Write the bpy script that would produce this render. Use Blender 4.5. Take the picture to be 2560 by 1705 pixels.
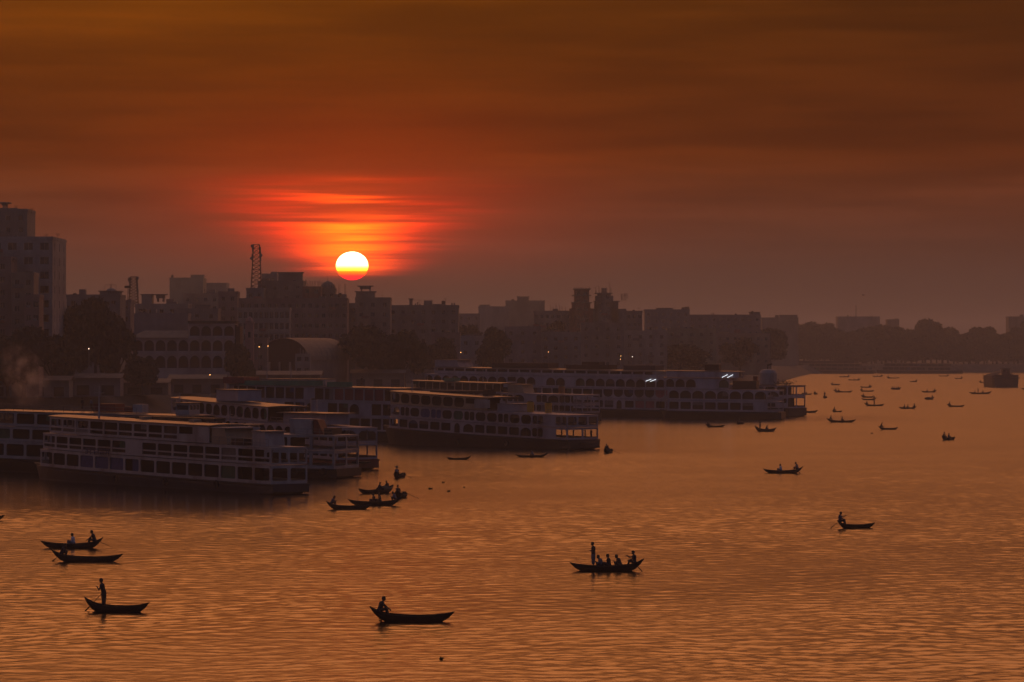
import bpy, bmesh, math, random
import numpy as np
from mathutils import Vector, Matrix

# ------------------------------------------------------------------ scene, camera
for o in list(bpy.data.objects):
    bpy.data.objects.remove(o)
SC = bpy.context.scene
COL = SC.collection
F, H, HY = 8540.0, 18.0, 868.0          # focal length (px of the photo), camera height, horizon row


def at(px, py, d):
    """world point seen at photo pixel (px, py) at distance d"""
    return Vector(((px - 1280) / F * d, d, H + (HY - py) / F * d))


def wd(py):
    return H * F / (py - HY)


cam_d = bpy.data.cameras.new('camera')
cam_d.sensor_width = 36.0
cam_d.lens = F / 2560 * 36
cam_d.clip_start = 1.0
cam_d.clip_end = 20000
cam = bpy.data.objects.new('camera', cam_d)
cam.location = (0, 0, H)
cam.rotation_euler = (math.radians(90) + 15.5 / F, 0, 0)
COL.objects.link(cam)
SC.camera = cam

SC.render.engine = 'CYCLES'
SC.view_settings.view_transform = 'Standard'
SC.view_settings.look = 'None'
SC.view_settings.exposure = 0.0
SC.view_settings.gamma = 1.0
SC.view_settings.use_curve_mapping = False
cy = SC.cycles
cy.max_bounces = 5
cy.diffuse_bounces = 2
cy.glossy_bounces = 3
cy.volume_bounces = 0
cy.transparent_max_bounces = 6
cy.use_denoising = True
cy.sample_clamp_indirect = 4.0

SUN_AZ, SUN_EL = -2.68, 1.36


# ------------------------------------------------------------------ node helpers
class NT:
    def __init__(s, tree):
        s.t = tree

    def n(s, typ, **kw):
        nd = s.t.nodes.new(typ)
        for k, v in kw.items():
            setattr(nd, k, v)
        return nd

    def link(s, a, b):
        s.t.links.new(a, b)

    def put(s, sock, v):
        if hasattr(v, 'links'):
            s.t.links.new(v, sock)
        else:
            sock.default_value = v

    def m(s, op, a, b=None, c=None, clamp=False):
        nd = s.n('ShaderNodeMath', operation=op, use_clamp=clamp)
        s.put(nd.inputs[0], a)
        if b is not None:
            s.put(nd.inputs[1], b)
        if c is not None:
            s.put(nd.inputs[2], c)
        return nd.outputs[0]

    def gauss(s, x, c, w):
        q = s.m('DIVIDE', s.m('SUBTRACT', x, c), w)
        return s.m('EXPONENT', s.m('MULTIPLY', s.m('MULTIPLY', q, q), -1.0))

    def smooth(s, x, a, b, o0=0.0, o1=1.0):
        nd = s.n('ShaderNodeMapRange', interpolation_type='SMOOTHSTEP')
        s.put(nd.inputs[0], x)
        for i, v in enumerate((a, b, o0, o1)):
            nd.inputs[i + 1].default_value = v
        return nd.outputs[0]

    def xyz(s, x, y, z):
        nd = s.n('ShaderNodeCombineXYZ')
        for i, v in enumerate((x, y, z)):
            s.put(nd.inputs[i], v)
        return nd.outputs[0]

    def noise(s, vec, scale=1.0, detail=3.0, rough=0.5, out='Fac'):
        nd = s.n('ShaderNodeTexNoise')
        if vec is not None:
            s.link(vec, nd.inputs['Vector'])
        nd.inputs['Scale'].default_value = scale
        nd.inputs['Detail'].default_value = detail
        nd.inputs['Roughness'].default_value = rough
        return nd.outputs[out]

    def mix(s, fac, a, b, blend='MIX'):
        nd = s.n('ShaderNodeMix', data_type='RGBA', blend_type=blend)
        s.put(nd.inputs[0], fac)
        for sk, v in ((nd.inputs[6], a), (nd.inputs[7], b)):
            if isinstance(v, tuple):
                sk.default_value = (*v, 1.0)[:4]
            else:
                s.put(sk, v)
        return nd.outputs[2]

    def ramp(s, fac, stops, interp='LINEAR'):
        nd = s.n('ShaderNodeValToRGB')
        r = nd.color_ramp
        r.interpolation = interp
        while len(r.elements) < len(stops):
            r.elements.new(0.5)
        for e, (p, c) in zip(r.elements, stops):
            e.position = p
            e.color = (*c, 1.0)
        s.put(nd.inputs[0], fac)
        return nd.outputs[0]

    def scale(s, col, f):
        nd = s.n('ShaderNodeVectorMath', operation='SCALE')
        s.put(nd.inputs[0], col)
        s.put(nd.inputs[3], f)
        return nd.outputs[0]

    def add(s, a, b):
        nd = s.n('ShaderNodeVectorMath', operation='ADD')
        s.put(nd.inputs[0], a)
        s.put(nd.inputs[1], b)
        return nd.outputs[0]


# ------------------------------------------------------------------ sky
def build_world():
    w = bpy.data.worlds.new('World')
    SC.world = w
    w.use_nodes = True
    nt = NT(w.node_tree)
    w.node_tree.nodes.clear()
    out = nt.n('ShaderNodeOutputWorld')
    bg = nt.n('ShaderNodeBackground')
    nt.link(bg.outputs[0], out.inputs['Surface'])
    tc = nt.n('ShaderNodeTexCoord')
    sep = nt.n('ShaderNodeSeparateXYZ')
    nt.link(tc.outputs['Generated'], sep.inputs[0])
    X, Y, Z = sep.outputs
    az = nt.m('DEGREES', nt.m('ARCTAN2', X, Y))
    el = nt.m('DEGREES', nt.m('ARCSINE', Z))
    # glow of the sunset side, by elevation (degrees)
    E = 60.0
    base = nt.ramp(nt.m('DIVIDE', el, E, clamp=True), [
        (0.0, (.076, .034, .026)), (1.2 / E, (.090, .034, .022)), (2.2 / E, (.118, .029, .011)),
        (3.2 / E, (.124, .022, .001)), (4.6 / E, (.104, .0205, .000)), (6.0 / E, (.12, .028, .000)),
        (7.0 / E, (.55, .155, .026)), (9.0 / E, (1.15, .345, .085)), (15 / E, (1.45, .455, .130)), (23 / E, (1.0, .35, .12)),
        (33 / E, (.40, .18, .085)), (46 / E, (.13, .10, .10)), (1.0, (.052, .058, .095))])
    anti = nt.ramp(nt.m('DIVIDE', el, 90.0, clamp=True), [
        (0.0, (.036, .036, .056)), (.15, (.052, .056, .094)), (.5, (.052, .060, .108)), (1.0, (.050, .057, .100))])
    wa = nt.m('POWER', nt.m('MULTIPLY_ADD', nt.m('COSINE', nt.m('RADIANS', nt.m('ADD', az, 4.0))), .5, .5), 3.0)
    col = nt.mix(wa, anti, base)
    # thin cloud sheets, stretched along the horizon
    n1 = nt.noise(nt.xyz(nt.m('MULTIPLY', az, .10), nt.m('MULTIPLY', el, 1.05), 3.4), 1.0, 5.0, .55)
    hi = nt.smooth(el, .9, 2.6)
    m1 = nt.m('MULTIPLY_ADD', nt.m('MULTIPLY', nt.smooth(n1, .32, .68, -.10, .18), hi), 1.0, 1.0)
    n2 = nt.noise(nt.xyz(nt.m('MULTIPLY', az, .28), nt.m('MULTIPLY', el, 3.3), 9.1), 1.0, 4.0, .55)
    m2 = nt.m('MULTIPLY_ADD', nt.m('MULTIPLY', nt.smooth(n2, .35, .66, -.10, .13), hi), 1.0, 1.0)
    dark = nt.m('MULTIPLY_ADD', nt.m('MULTIPLY', nt.gauss(az, 10.5, 7.5), nt.gauss(el, 6.0, 3.2)), -.45, 1.0)
    lite = nt.m('MULTIPLY_ADD', nt.m('MULTIPLY', nt.gauss(az, -7.5, 5.0), nt.gauss(el, 5.6, .8)), .50, 1.0)
    fac = nt.m('MULTIPLY', nt.m('MULTIPLY', m1, m2), nt.m('MULTIPLY', dark, lite))
    col = nt.scale(col, fac)
    # reddish light round the sun, cut into bands by cloud
    daz = nt.m('SUBTRACT', az, SUN_AZ)
    wide = nt.m('MULTIPLY', nt.gauss(daz, 0.0, 3.3), nt.m('MULTIPLY', nt.gauss(el, 2.3, 1.55), nt.smooth(el, .5, 1.9)))
    col = nt.add(col, nt.scale((.20, .010, 0.0), wide))
    nb = nt.noise(nt.xyz(nt.m('MULTIPLY', az, .20), nt.m('MULTIPLY', el, 5.6), 1.7), 1.0, 3.0, .45)
    nb2 = nt.noise(nt.xyz(nt.m('MULTIPLY', az, .45), nt.m('MULTIPLY', el, 12.0), 5.7), 1.0, 2.0, .5)
    band = nt.m('MULTIPLY', nt.smooth(nb, .36, .60, .30, 1.30), nt.smooth(nb2, .3, .65, .72, 1.15))
    halfw = nt.m('MULTIPLY_ADD', nt.m('SUBTRACT', el, 1.3), .80, .72)
    halfw = nt.m('MAXIMUM', halfw, .45)
    q = nt.m('DIVIDE', daz, halfw)
    lens = nt.m('EXPONENT', nt.m('MULTIPLY', nt.m('POWER', nt.m('ABSOLUTE', q), 2.2), -1.0))
    core = nt.m('MULTIPLY', lens, nt.m('MULTIPLY', nt.smooth(el, 1.10, 1.42), nt.smooth(el, 3.05, 2.05)))
    core = nt.m('MULTIPLY', core, band)
    col = nt.add(col, nt.scale((1.55, .030, 0.0), core))
    core2 = nt.m('MULTIPLY', nt.m('POWER', core, 1.6), nt.gauss(daz, 0.0, .85))
    col = nt.add(col, nt.scale((1.1, .20, 0.0), core2))
    # the sun itself, flattened by refraction and reddened towards its lower limb
    r = nt.m('SQRT', nt.m('ADD', nt.m('POWER', nt.m('ABSOLUTE', nt.m('DIVIDE', daz, .270)), 2.0),
                          nt.m('POWER', nt.m('ABSOLUTE', nt.m('DIVIDE', nt.m('SUBTRACT', el, SUN_EL), .238)), 2.0)))
    disc = nt.smooth(r, 1.03, .96)
    sc = nt.ramp(nt.m('MULTIPLY_ADD', nt.m('SUBTRACT', el, SUN_EL), 1 / .476, .5, clamp=True), [
        (0.0, (2.2, .02, .05)), (.16, (3.2, .05, .04)), (.30, (4.0, .45, 0.0)), (.42, (6.0, 3.0, .2)),
        (.55, (7.5, 6.0, 1.8)), (.75, (9.0, 8.0, 4.0)), (1.0, (9.0, 8.0, 4.0))])
    col = nt.mix(disc, col, sc)
    nt.link(col, bg.inputs['Color'])
    bg.inputs['Strength'].default_value = 1.0
    w.cycles.sampling_method = 'MANUAL'
    w.cycles.sample_map_resolution = 2048


build_world()

sun_d = bpy.data.lights.new('sun', 'SUN')
sun_d.energy = 0.12
sun_d.color = (1.0, .34, .08)
sun_d.angle = math.radians(.53)
sun = bpy.data.objects.new('sun', sun_d)
a_, e_ = math.radians(SUN_AZ), math.radians(SUN_EL)
sdir = Vector((math.sin(a_) * math.cos(e_), math.cos(a_) * math.cos(e_), math.sin(e_)))
sun.rotation_euler = (-sdir).to_track_quat('-Z', 'Y').to_euler()
sun.location = (0, 300, 200)
COL.objects.link(sun)


# ------------------------------------------------------------------ materials
MATS = {}


def mat(name, col, rough=.7, metal=0.0, var=.25, scale=1.5, emit=None, spec=.4, dirt=None):
    """procedural paint / stone / wood: base colour broken by two noises, faint relief"""
    if name in MATS:
        return MATS[name]
    m = bpy.data.materials.new(name)
    m.use_nodes = True
    nt = NT(m.node_tree)
    b = m.node_tree.nodes['Principled BSDF']
    gm = nt.n('ShaderNodeNewGeometry')
    mp = nt.n('ShaderNodeMapping')
    nt.link(gm.outputs['Position'], mp.inputs[0])
    mp.inputs['Scale'].default_value = (1, 1, .45)
    v = mp.outputs[0]
    n1 = nt.noise(v, scale, 5.0, .6)
    lo = tuple(c * (1 - var) for c in col)
    hi = tuple(min(1, c * (1 + var * .6)) for c in col)
    c = nt.mix(nt.smooth(n1, .3, .7), lo, hi)
    if dirt:
        n2 = nt.noise(v, scale * .35, 6.0, .65)
        c = nt.mix(nt.smooth(n2, .48, .72, 0.0, .75), c, dirt)
    nt.link(c, b.inputs['Base Color'])
    b.inputs['Roughness'].default_value = rough
    b.inputs['Metallic'].default_value = metal
    b.inputs['Specular IOR Level'].default_value = spec
    bp = nt.n('ShaderNodeBump')
    bp.inputs['Strength'].default_value = .15
    bp.inputs['Distance'].default_value = .02
    nt.link(n1, bp.inputs['Height'])
    nt.link(bp.outputs[0], b.inputs['Normal'])
    if emit:
        b.inputs['Emission Color'].default_value = (*emit[0], 1)
        b.inputs['Emission Strength'].default_value = emit[1]
    MATS[name] = m
    return m


def build_water_mat():
    m = bpy.data.materials.new('river_water')
    m.use_nodes = True
    nt = NT(m.node_tree)
    b = m.node_tree.nodes['Principled BSDF']
    b.inputs['Base Color'].default_value = (.014, .010, .008, 1)
    b.inputs['IOR'].default_value = 1.33
    at_ = nt.n('ShaderNodeAttribute', attribute_name='rough')
    nt.link(at_.outputs['Fac'], b.inputs['Roughness'])
    gm = nt.n('ShaderNodeNewGeometry')
    mp = nt.n('ShaderNodeMapping')
    nt.link(gm.outputs['Position'], mp.inputs[0])
    mp.inputs['Scale'].default_value = (.75, 1.0, 1.0)
    h1 = nt.noise(mp.outputs[0], 1.5, 3.0, .55)
    lee = nt.n('ShaderNodeAttribute', attribute_name='lee').outputs['Fac']
    big = nt.noise(gm.outputs['Position'], .035, 2.0, .5)
    bp = nt.n('ShaderNodeBump')
    nt.link(nt.m('MULTIPLY', nt.smooth(big, .38, .62, .12, .45), lee), bp.inputs['Strength'])
    bp.inputs['Distance'].default_value = .10
    nt.link(h1, bp.inputs['Height'])
    nt.link(bp.outputs[0], b.inputs['Normal'])
    return m


# ------------------------------------------------------------------ mesh helpers
class MB:
    def __init__(s):
        s.v = []
        s.f = []
        s.mi = []

    def quad(s, a, b, c, d, mi=0):
        i = len(s.v)
        s.v += [tuple(a), tuple(b), tuple(c), tuple(d)]
        s.f.append((i, i + 1, i + 2, i + 3))
        s.mi.append(mi)
        return s

    def box(s, x0, x1, y0, y1, z0, z1, mi=0):
        i = len(s.v)
        s.v += [(x, y, z) for z in (z0, z1) for y in (y0, y1) for x in (x0, x1)]
        for q in ((0, 2, 3, 1), (4, 5, 7, 6), (0, 1, 5, 4), (2, 6, 7, 3), (0, 4, 6, 2), (1, 3, 7, 5)):
            s.f.append(tuple(i + k for k in q))
            s.mi.append(mi)
        return s

    def bar(s, p, q, r0, r1=None, n=6, mi=0):
        """tapered round bar between two points"""
        r1 = r0 if r1 is None else r1
        p, q = Vector(p), Vector(q)
        d = (q - p).normalized()
        u = d.orthogonal().normalized()
        w = d.cross(u)
        i = len(s.v)
        for c, r in ((p, r0), (q, r1)):
            for k in range(n):
                a = 2 * math.pi * k / n
                s.v.append(tuple(c + u * (math.cos(a) * r) + w * (math.sin(a) * r)))
        for k in range(n):
            k2 = (k + 1) % n
            s.f.append((i + k, i + k2, i + n + k2, i + n + k))
            s.mi.append(mi)
        s.f.append(tuple(i + k for k in reversed(range(n))))
        s.f.append(tuple(i + n + k for k in range(n)))
        s.mi += [mi, mi]
        return s

    def rings(s, rings, close=False, cap=True, mi=0):
        """loft through rings of equal point count"""
        n = len(rings[0])
        i = len(s.v)
        for r in rings:
            s.v += [tuple(p) for p in r]
        for a in range(len(rings) - 1):
            for k in range(n if close else n - 1):
                k2 = (k + 1) % n
                s.f.append((i + a * n + k, i + a * n + k2, i + (a + 1) * n + k2, i + (a + 1) * n + k))
                s.mi.append(mi)
        if cap and close:
            s.f.append(tuple(i + k for k in reversed(range(n))))
            s.f.append(tuple(i + (len(rings) - 1) * n + k for k in range(n)))
            s.mi += [mi, mi]
        return s

    def lathe(s, prof, n=12, mi=0, c=(0, 0, 0)):
        s.rings([[(c[0] + r * math.cos(2 * math.pi * k / n), c[1] + r * math.sin(2 * math.pi * k / n), c[2] + z)
                  for k in range(n)] for r, z in prof], close=True, mi=mi)
        return s

    def mesh(s, name, mats, smooth=False):
        me = bpy.data.meshes.new(name)
        me.from_pydata(s.v, [], s.f)
        for m in (mats if isinstance(mats, (list, tuple)) else [mats]):
            me.materials.append(m)
        if isinstance(mats, (list, tuple)) and len(mats) > 1:
            me.polygons.foreach_set('material_index', s.mi)
        if smooth:
            me.polygons.foreach_set('use_smooth', [True] * len(me.polygons))
        bm = bmesh.new()
        bm.from_mesh(me)
        bmesh.ops.recalc_face_normals(bm, faces=bm.faces)
        bm.to_mesh(me)
        bm.free()
        return me

    def build(s, name, mats, parent=None, loc=(0, 0, 0), rot=(0, 0, 0), smooth=False):
        return ob(name, s.mesh(name, mats, smooth), parent, loc, rot)


def ob(name, data, parent=None, loc=(0, 0, 0), rot=(0, 0, 0), sc=None):
    o = bpy.data.objects.new(name, data)
    COL.objects.link(o)
    o.location = loc
    o.rotation_euler = rot
    if sc is not None:
        o.scale = sc if isinstance(sc, (tuple, list)) else (sc, sc, sc)
    if parent:
        o.parent = parent
    return o


def tag(o, label=None, cat=None, group=None, kind=None):
    for k, v in (('label', label), ('category', cat), ('group', group), ('kind', kind)):
        if v:
            o[k] = v
    return o


def thing(name, label, cat, loc=(0, 0, 0), rotz=0.0, group=None, sc=None):
    o = ob(name, None, None, loc, (0, 0, rotz), sc)
    o.empty_display_size = .5
    return tag(o, label, cat, group)


# ------------------------------------------------------------------ water
def build_water():
    rng = np.random.default_rng(7)
    ys = [-400.0, 60.0, 165.0]
    y = 176.0
    while y < 2900:
        ys.append(y)
        y += .26 if y < 330 else .26 * (y / 330) ** 1.85
    ys += [3000.0, 6000.0]
    ys = np.array(ys)
    nc = 440
    u = np.linspace(-1, 1, nc)
    Xg = np.empty((len(ys), nc + 2))
    hw = np.clip(.162 * np.clip(ys, 150, None) + 9, None, 620)
    Xg[:, 1:-1] = u[None, :] * hw[:, None]
    Xg[:, 0], Xg[:, -1] = -5000, 5000
    Yg = np.repeat(ys[:, None], nc + 2, 1)
    Zg = np.zeros_like(Xg)
    dy = np.gradient(ys)[:, None]
    dx = (2 * hw / (nc - 1))[:, None]
    sub = np.zeros_like(dy)
    amp = 0.80 + .28 * np.sin(Xg / 47 + Yg / 61 + .6) * np.sin(Yg / 38 - Xg / 90) + .16 * np.sin(Xg / 13 - Yg / 29)
    NW = 60
    Xw = Xg + 1.1 * np.sin(Yg / 5.3 + Xg / 11.0) + .7 * np.sin(Xg / 3.9 - Yg / 8.7)
    Yw = Yg + 1.2 * np.sin(Xg / 6.1 - Yg / 9.0 + 1.0) + .8 * np.sin(Xg / 2.7 + Yg / 14.0)
    for k in range(NW):
        lam = .55 * (3.4 / .55) ** (((k + .5) / NW) ** 1.1)
        th = math.radians(-90 + 18) + rng.normal(0, .75)
        kx, ky = 2 * math.pi / lam * math.cos(th), 2 * math.pi / lam * math.sin(th)
        s = .0125 * (1.0 if lam < 2.2 else .7)
        ly = lam / max(.2, abs(math.sin(th)))
        lx = lam / max(.2, abs(math.cos(th)))
        w = np.clip((ly / dy - 2.4) / 1.6, 0, 1) * np.clip((lx / dx - 2.2) / 1.2, 0, 1)
        sub += (1 - w ** 2) * s * s / 2
        Zg += w * s / (2 * math.pi / lam) * np.sin(kx * Xw + ky * Yw + rng.uniform(0, 6.28))
    Zg *= amp
    # sheltered water in front of the moored hulls lies flatter
    LP = [(-85, 478), (-66, 466), (-30, 415), (-24, 440), (-17, 480), (-20, 560), (-5, 600), (12, 596), (14, 680), (22, 800), (45, 850), (70, 846), (82, 880)]
    dist = np.full(Xg.shape, 1e9)
    for (xa, ya), (xb, yb) in zip(LP[:-1], LP[1:]):
        t = np.clip(((Xg - xa) * (xb - xa) + (Yg - ya) * (yb - ya)) / ((xb - xa) ** 2 + (yb - ya) ** 2), 0, 1)
        dist = np.minimum(dist, np.hypot(Xg - xa - t * (xb - xa), (Yg - ya - t * (yb - ya))))
    fr = np.maximum(np.clip((Yg - 440) / 90, 0, 1), np.clip((Xg + 34) / 18, 0, 1))
    tt = np.clip((dist - 26 + 22 * fr) / (58 - 26 * fr), 0, 1)
    lo = .34 + .34 * fr
    lee = lo + (1 - lo) * tt * tt * (3 - 2 * tt)
    Zg *= lee
    Zg[:3] = 0
    Zg[-2:] = 0
    Zg[:, 0] = Zg[:, -1] = 0
    sig = np.sqrt(sub / 2 * .64 * lee ** 2 + .006 ** 2)
    rough = np.sqrt(np.clip(math.sqrt(2) * sig, 0, 1)) * np.ones_like(Xg)
    R, C = Xg.shape
    co = np.stack([Xg, Yg, Zg], -1).reshape(-1, 3).astype(np.float32)
    idx = np.arange(R * C).reshape(R, C)
    q = np.stack([idx[:-1, :-1], idx[:-1, 1:], idx[1:, 1:], idx[1:, :-1]], -1).reshape(-1, 4).astype(np.int32)
    me = bpy.data.meshes.new('water')
    me.vertices.add(len(co))
    me.vertices.foreach_set('co', co.ravel())
    me.loops.add(q.size)
    me.loops.foreach_set('vertex_index', q.ravel())
    me.polygons.add(len(q))
    me.polygons.foreach_set('loop_start', np.arange(0, q.size, 4, dtype=np.int32))
    me.polygons.foreach_set('use_smooth', np.ones(len(q), bool))
    me.update(calc_edges=True)
    a = me.attributes.new('lee', 'FLOAT', 'POINT')
    a.data.foreach_set('value', lee.astype(np.float32).ravel())
    a = me.attributes.new('rough', 'FLOAT', 'POINT')
    a.data.foreach_set('value', rough.astype(np.float32).ravel())
    me.materials.append(build_water_mat())
    o = ob('water', me)
    tag(o, kind='structure')
    return o


build_water()

# ------------------------------------------------------------------ land with its embankment
BANK = [(-5000, 640), (-900, 700), (-400, 790), (-150, 850), (-100, 885), (-62, 975), (-25, 1035), (10, 1090), (60, 1230),
        (120, 1600), (170, 2050), (205, 2330), (300, 2460), (420, 2490), (700, 2600), (5000, 2800)]
GZ = 5.6


def build_land():
    rows = [[], [], [], [], []]
    n = len(BANK)
    for i, (x, y) in enumerate(BANK):
        t = Vector((BANK[min(i + 1, n - 1)][0] - BANK[max(i - 1, 0)][0], BANK[min(i + 1, n - 1)][1] - BANK[max(i - 1, 0)][1]))
        t.normalize()
        nv = Vector((-t.y, t.x))
        for r, (o_, z) in enumerate(((-2, -1.2), (0, .4), (9, GZ - .6), (11, GZ))):
            rows[r].append((x + nv.x * o_, y + nv.y * o_, z))
        rows[4].append((max(-5000, min(5000, x * 3)), 6000, GZ + 2))
    mb = MB()
    mb.rings(rows)
    o = mb.build('ground', mat('earth_bank', (.11, .085, .065), .95, var=.4, scale=.12, dirt=(.05, .045, .035)))
    tag(o, kind='structure')


build_land()

# ------------------------------------------------------------------ haze
hz = MB().box(-5200, 5200, -450, 6100, -2.4, 64).mesh('haze', [])
hm = bpy.data.materials.new('haze_air')
hm.use_nodes = True
hm.node_tree.nodes.clear()
_n = NT(hm.node_tree)
ho = _n.n('ShaderNodeOutputMaterial')
pv = _n.n('ShaderNodeVolumePrincipled')
pv.inputs['Color'].default_value = (.66, .76, .95, 1)
pv.inputs['Density'].default_value = .00020
pv.inputs['Anisotropy'].default_value = .45
_n.link(pv.outputs[0], ho.inputs['Volume'])
hz.materials.append(hm)
tag(ob('haze', hz), kind='stuff')

# ------------------------------------------------------------------ paints
WHITE = mat('ferry_white', (.30, .295, .31), .6, var=.2, scale=.5, dirt=(.11, .075, .06))
CREAM = mat('ferry_cream', (.29, .225, .16), .6, var=.15, scale=.5, dirt=(.16, .11, .07))
LILAC = mat('ferry_lilac', (.28, .26, .30), .6, var=.2, scale=.5, dirt=(.12, .085, .08))
HULLB = mat('hull_blue', (.02, .03, .05), .6, var=.3, scale=.6, dirt=(.02, .018, .018))
HULLK = mat('hull_dark', (.02, .016, .017), .6, var=.3, scale=.6, dirt=(.045, .02, .015))
HULLG = mat('hull_green', (.06, .075, .065), .5, var=.3, scale=.6, dirt=(.05, .04, .03))
REDOX = mat('red_oxide', (.15, .028, .02), .6, var=.3, scale=.8)
DECKM = mat('deck_steel', (.12, .095, .085), .55, var=.3, scale=.7, spec=.4)
ROOFM = mat('roof_tin', (.13, .11, .10), .40, var=.35, scale=.35, spec=.55, dirt=(.07, .05, .04))
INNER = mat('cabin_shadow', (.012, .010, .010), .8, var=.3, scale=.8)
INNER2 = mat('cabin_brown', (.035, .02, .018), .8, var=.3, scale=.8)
STEEL = mat('grey_steel', (.18, .18, .19), .5, var=.2, scale=2.0)
BLACK = mat('black_paint', (.012, .011, .011), .6, var=.2, scale=2.0)
GREEN = mat('green_tarp', (.035, .19, .12), .6, var=.25, scale=.8)
YELLOW = mat('yellow_paint', (.50, .27, .025), .55, var=.2, scale=1.0)
BLUEC = mat('blue_curtain', (.03, .05, .15), .8, var=.3, scale=3.0)
LILAC2 = mat('ferry_pale_lilac', (.37, .34, .39), .6, var=.2, scale=.5, dirt=(.17, .125, .12))
FARP = mat('ferry_far_grey', (.13, .115, .12), .6, var=.2, scale=.4)
TARPS = [mat('tarp_blue', (.03, .05, .13), .9), mat('tarp_brown', (.10, .06, .04), .9), mat('tarp_green', (.03, .08, .05), .9), mat('tarp_grey', (.14, .13, .13), .9)]
REDM = mat('maroon_paint', (.17, .03, .035), .6, var=.25, scale=1.0)
PINKC = mat('pink_panel', (.32, .09, .10), .7, var=.2, scale=1.0)
RAILM = mat('rail_paint', (.15, .14, .14), .5, var=.2, scale=3.0)
GLASS = mat('dark_glass', (.012, .013, .015), .12, var=.1, scale=2.0, spec=.6)
BLUEL = mat('blue_lettering', (.012, .025, .09), .6, var=.1, scale=3.0)
RUBBER = mat('rubber', (.02, .02, .02), .8, var=.2, scale=4.0)
TUBE = mat('tube_light', (.9, .95, 1), .4, var=0.0, emit=((.88, .95, 1.0), 1.6))


def outline(style, x0, x1, z0, z1, r=.22):
    """closed list of (x, z) of an opening"""
    pts = []

    def arc(cx, cz, rx, rz, a0, a1, n):
        for k in range(n + 1):
            a = math.radians(a0 + (a1 - a0) * k / n)
            pts.append((cx + rx * math.cos(a), cz + rz * math.sin(a)))
    w, h = x1 - x0, z1 - z0
    if style == 'arch':
        rz = min(h * .55, w * .5)
        arc(x1 - .06, z0 + .06, .06, .06, -90, 0, 2)
        arc((x0 + x1) / 2, z1 - rz, w / 2, rz, 0, 180, 12)
        arc(x0 + .06, z0 + .06, .06, .06, 180, 270, 2)
    elif style == 'pointed':
        zc = z0 + h * .55
        pts += [(x0, z0), (x1, z0), (x1, zc)]
        for k in range(1, 6):
            t = k / 6
            pts.append((x1 - w / 2 * t ** 1.6, zc + (z1 - zc) * math.sin(t * math.pi / 2) ** .9))
        pts.append(((x0 + x1) / 2, z1))
        for k in range(5, 0, -1):
            t = k / 6
            pts.append((x0 + w / 2 * t ** 1.6, zc + (z1 - zc) * math.sin(t * math.pi / 2) ** .9))
        pts.append((x0, zc))
    elif style == 'iarch':
        rz = min(h * .6, w * .5)
        arc((x0 + x1) / 2, z0 + rz, w / 2, rz, 180, 360, 12)
        pts += [(x1, z1), (x0, z1)]
    else:
        r = min(r, w * .45, h * .45)
        for cx, cz, a in ((x1 - r, z0 + r, -90), (x1 - r, z1 - r, 0), (x0 + r, z1 - r, 90), (x0 + r, z0 + r, 180)):
            arc(cx, cz, r, r, a, a + 90, 4)
    return pts


PANEL = {}


def panel_mesh(b, h, holes, m, th=.10):
    """plate b x h in the xz plane (y from 0 to -th) with real openings; holes = [(style, x0, x1, z0, z1, r)]"""
    key = (round(b, 3), round(h, 3), tuple(holes), m.name, th)
    if key in PANEL:
        return PANEL[key]
    bm = bmesh.new()
    edges = []
    for pts in [[(0, 0), (b, 0), (b, h), (0, h)]] + [outline(*q) for q in holes]:
        vs = [bm.verts.new((x, 0, z)) for x, z in pts]
        edges += [bm.edges.new((vs[i], vs[(i + 1) % len(vs)])) for i in range(len(vs))]
    bmesh.ops.triangle_fill(bm, use_beauty=True, use_dissolve=False, edges=edges)
    g = bmesh.ops.extrude_face_region(bm, geom=bm.faces[:])
    bmesh.ops.translate(bm, vec=(0, -th, 0), verts=[e for e in g['geom'] if isinstance(e, bmesh.types.BMVert)])
    bmesh.ops.recalc_face_normals(bm, faces=bm.faces)
    me = bpy.data.meshes.new('side_panel')
    bm.to_mesh(me)
    bm.free()
    me.materials.append(m)
    PANEL[key] = me
    return me


def bay_holes(style, b, h):
    p = .22 if b > 2.2 else .17
    if style == 'rect':
        return [('rect', p, b - p, h * .16, h * .84, .22)]
    if style == 'tall':
        return [('rect', p * .8, b - p * .8, h * .10, h * .88, .12)]
    if style == 'oval':
        return [('rect', p * .8, b - p * .8, h * .14, h * .86, .62)]
    if style == 'double':
        return [('rect', p, b - p, h * .42, h * .84, .16), ('rect', p, b - p, h * .14, h * .33, .08)]
    if style == 'arch':
        return [('arch', p * .7, b - p * .7, h * .14, h * .86, .2)]
    if style == 'iarch':
        return [('iarch', p * .7, b - p * .7, h * .16, h * .90, .2)]
    if style == 'half':
        return [('rect', p, b - p, h * .45, h * .85, .1)]
    if style == 'pair':
        c = b / 2
        return [('rect', p * .6, c - .07, h * .14, h * .86, .35), ('rect', c + .07, b - p * .6, h * .14, h * .86, .35)]
    if style == 'door':
        return [('arch', b * .25, b * .75, h * .03, h * .88, .2)]
    return []


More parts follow.
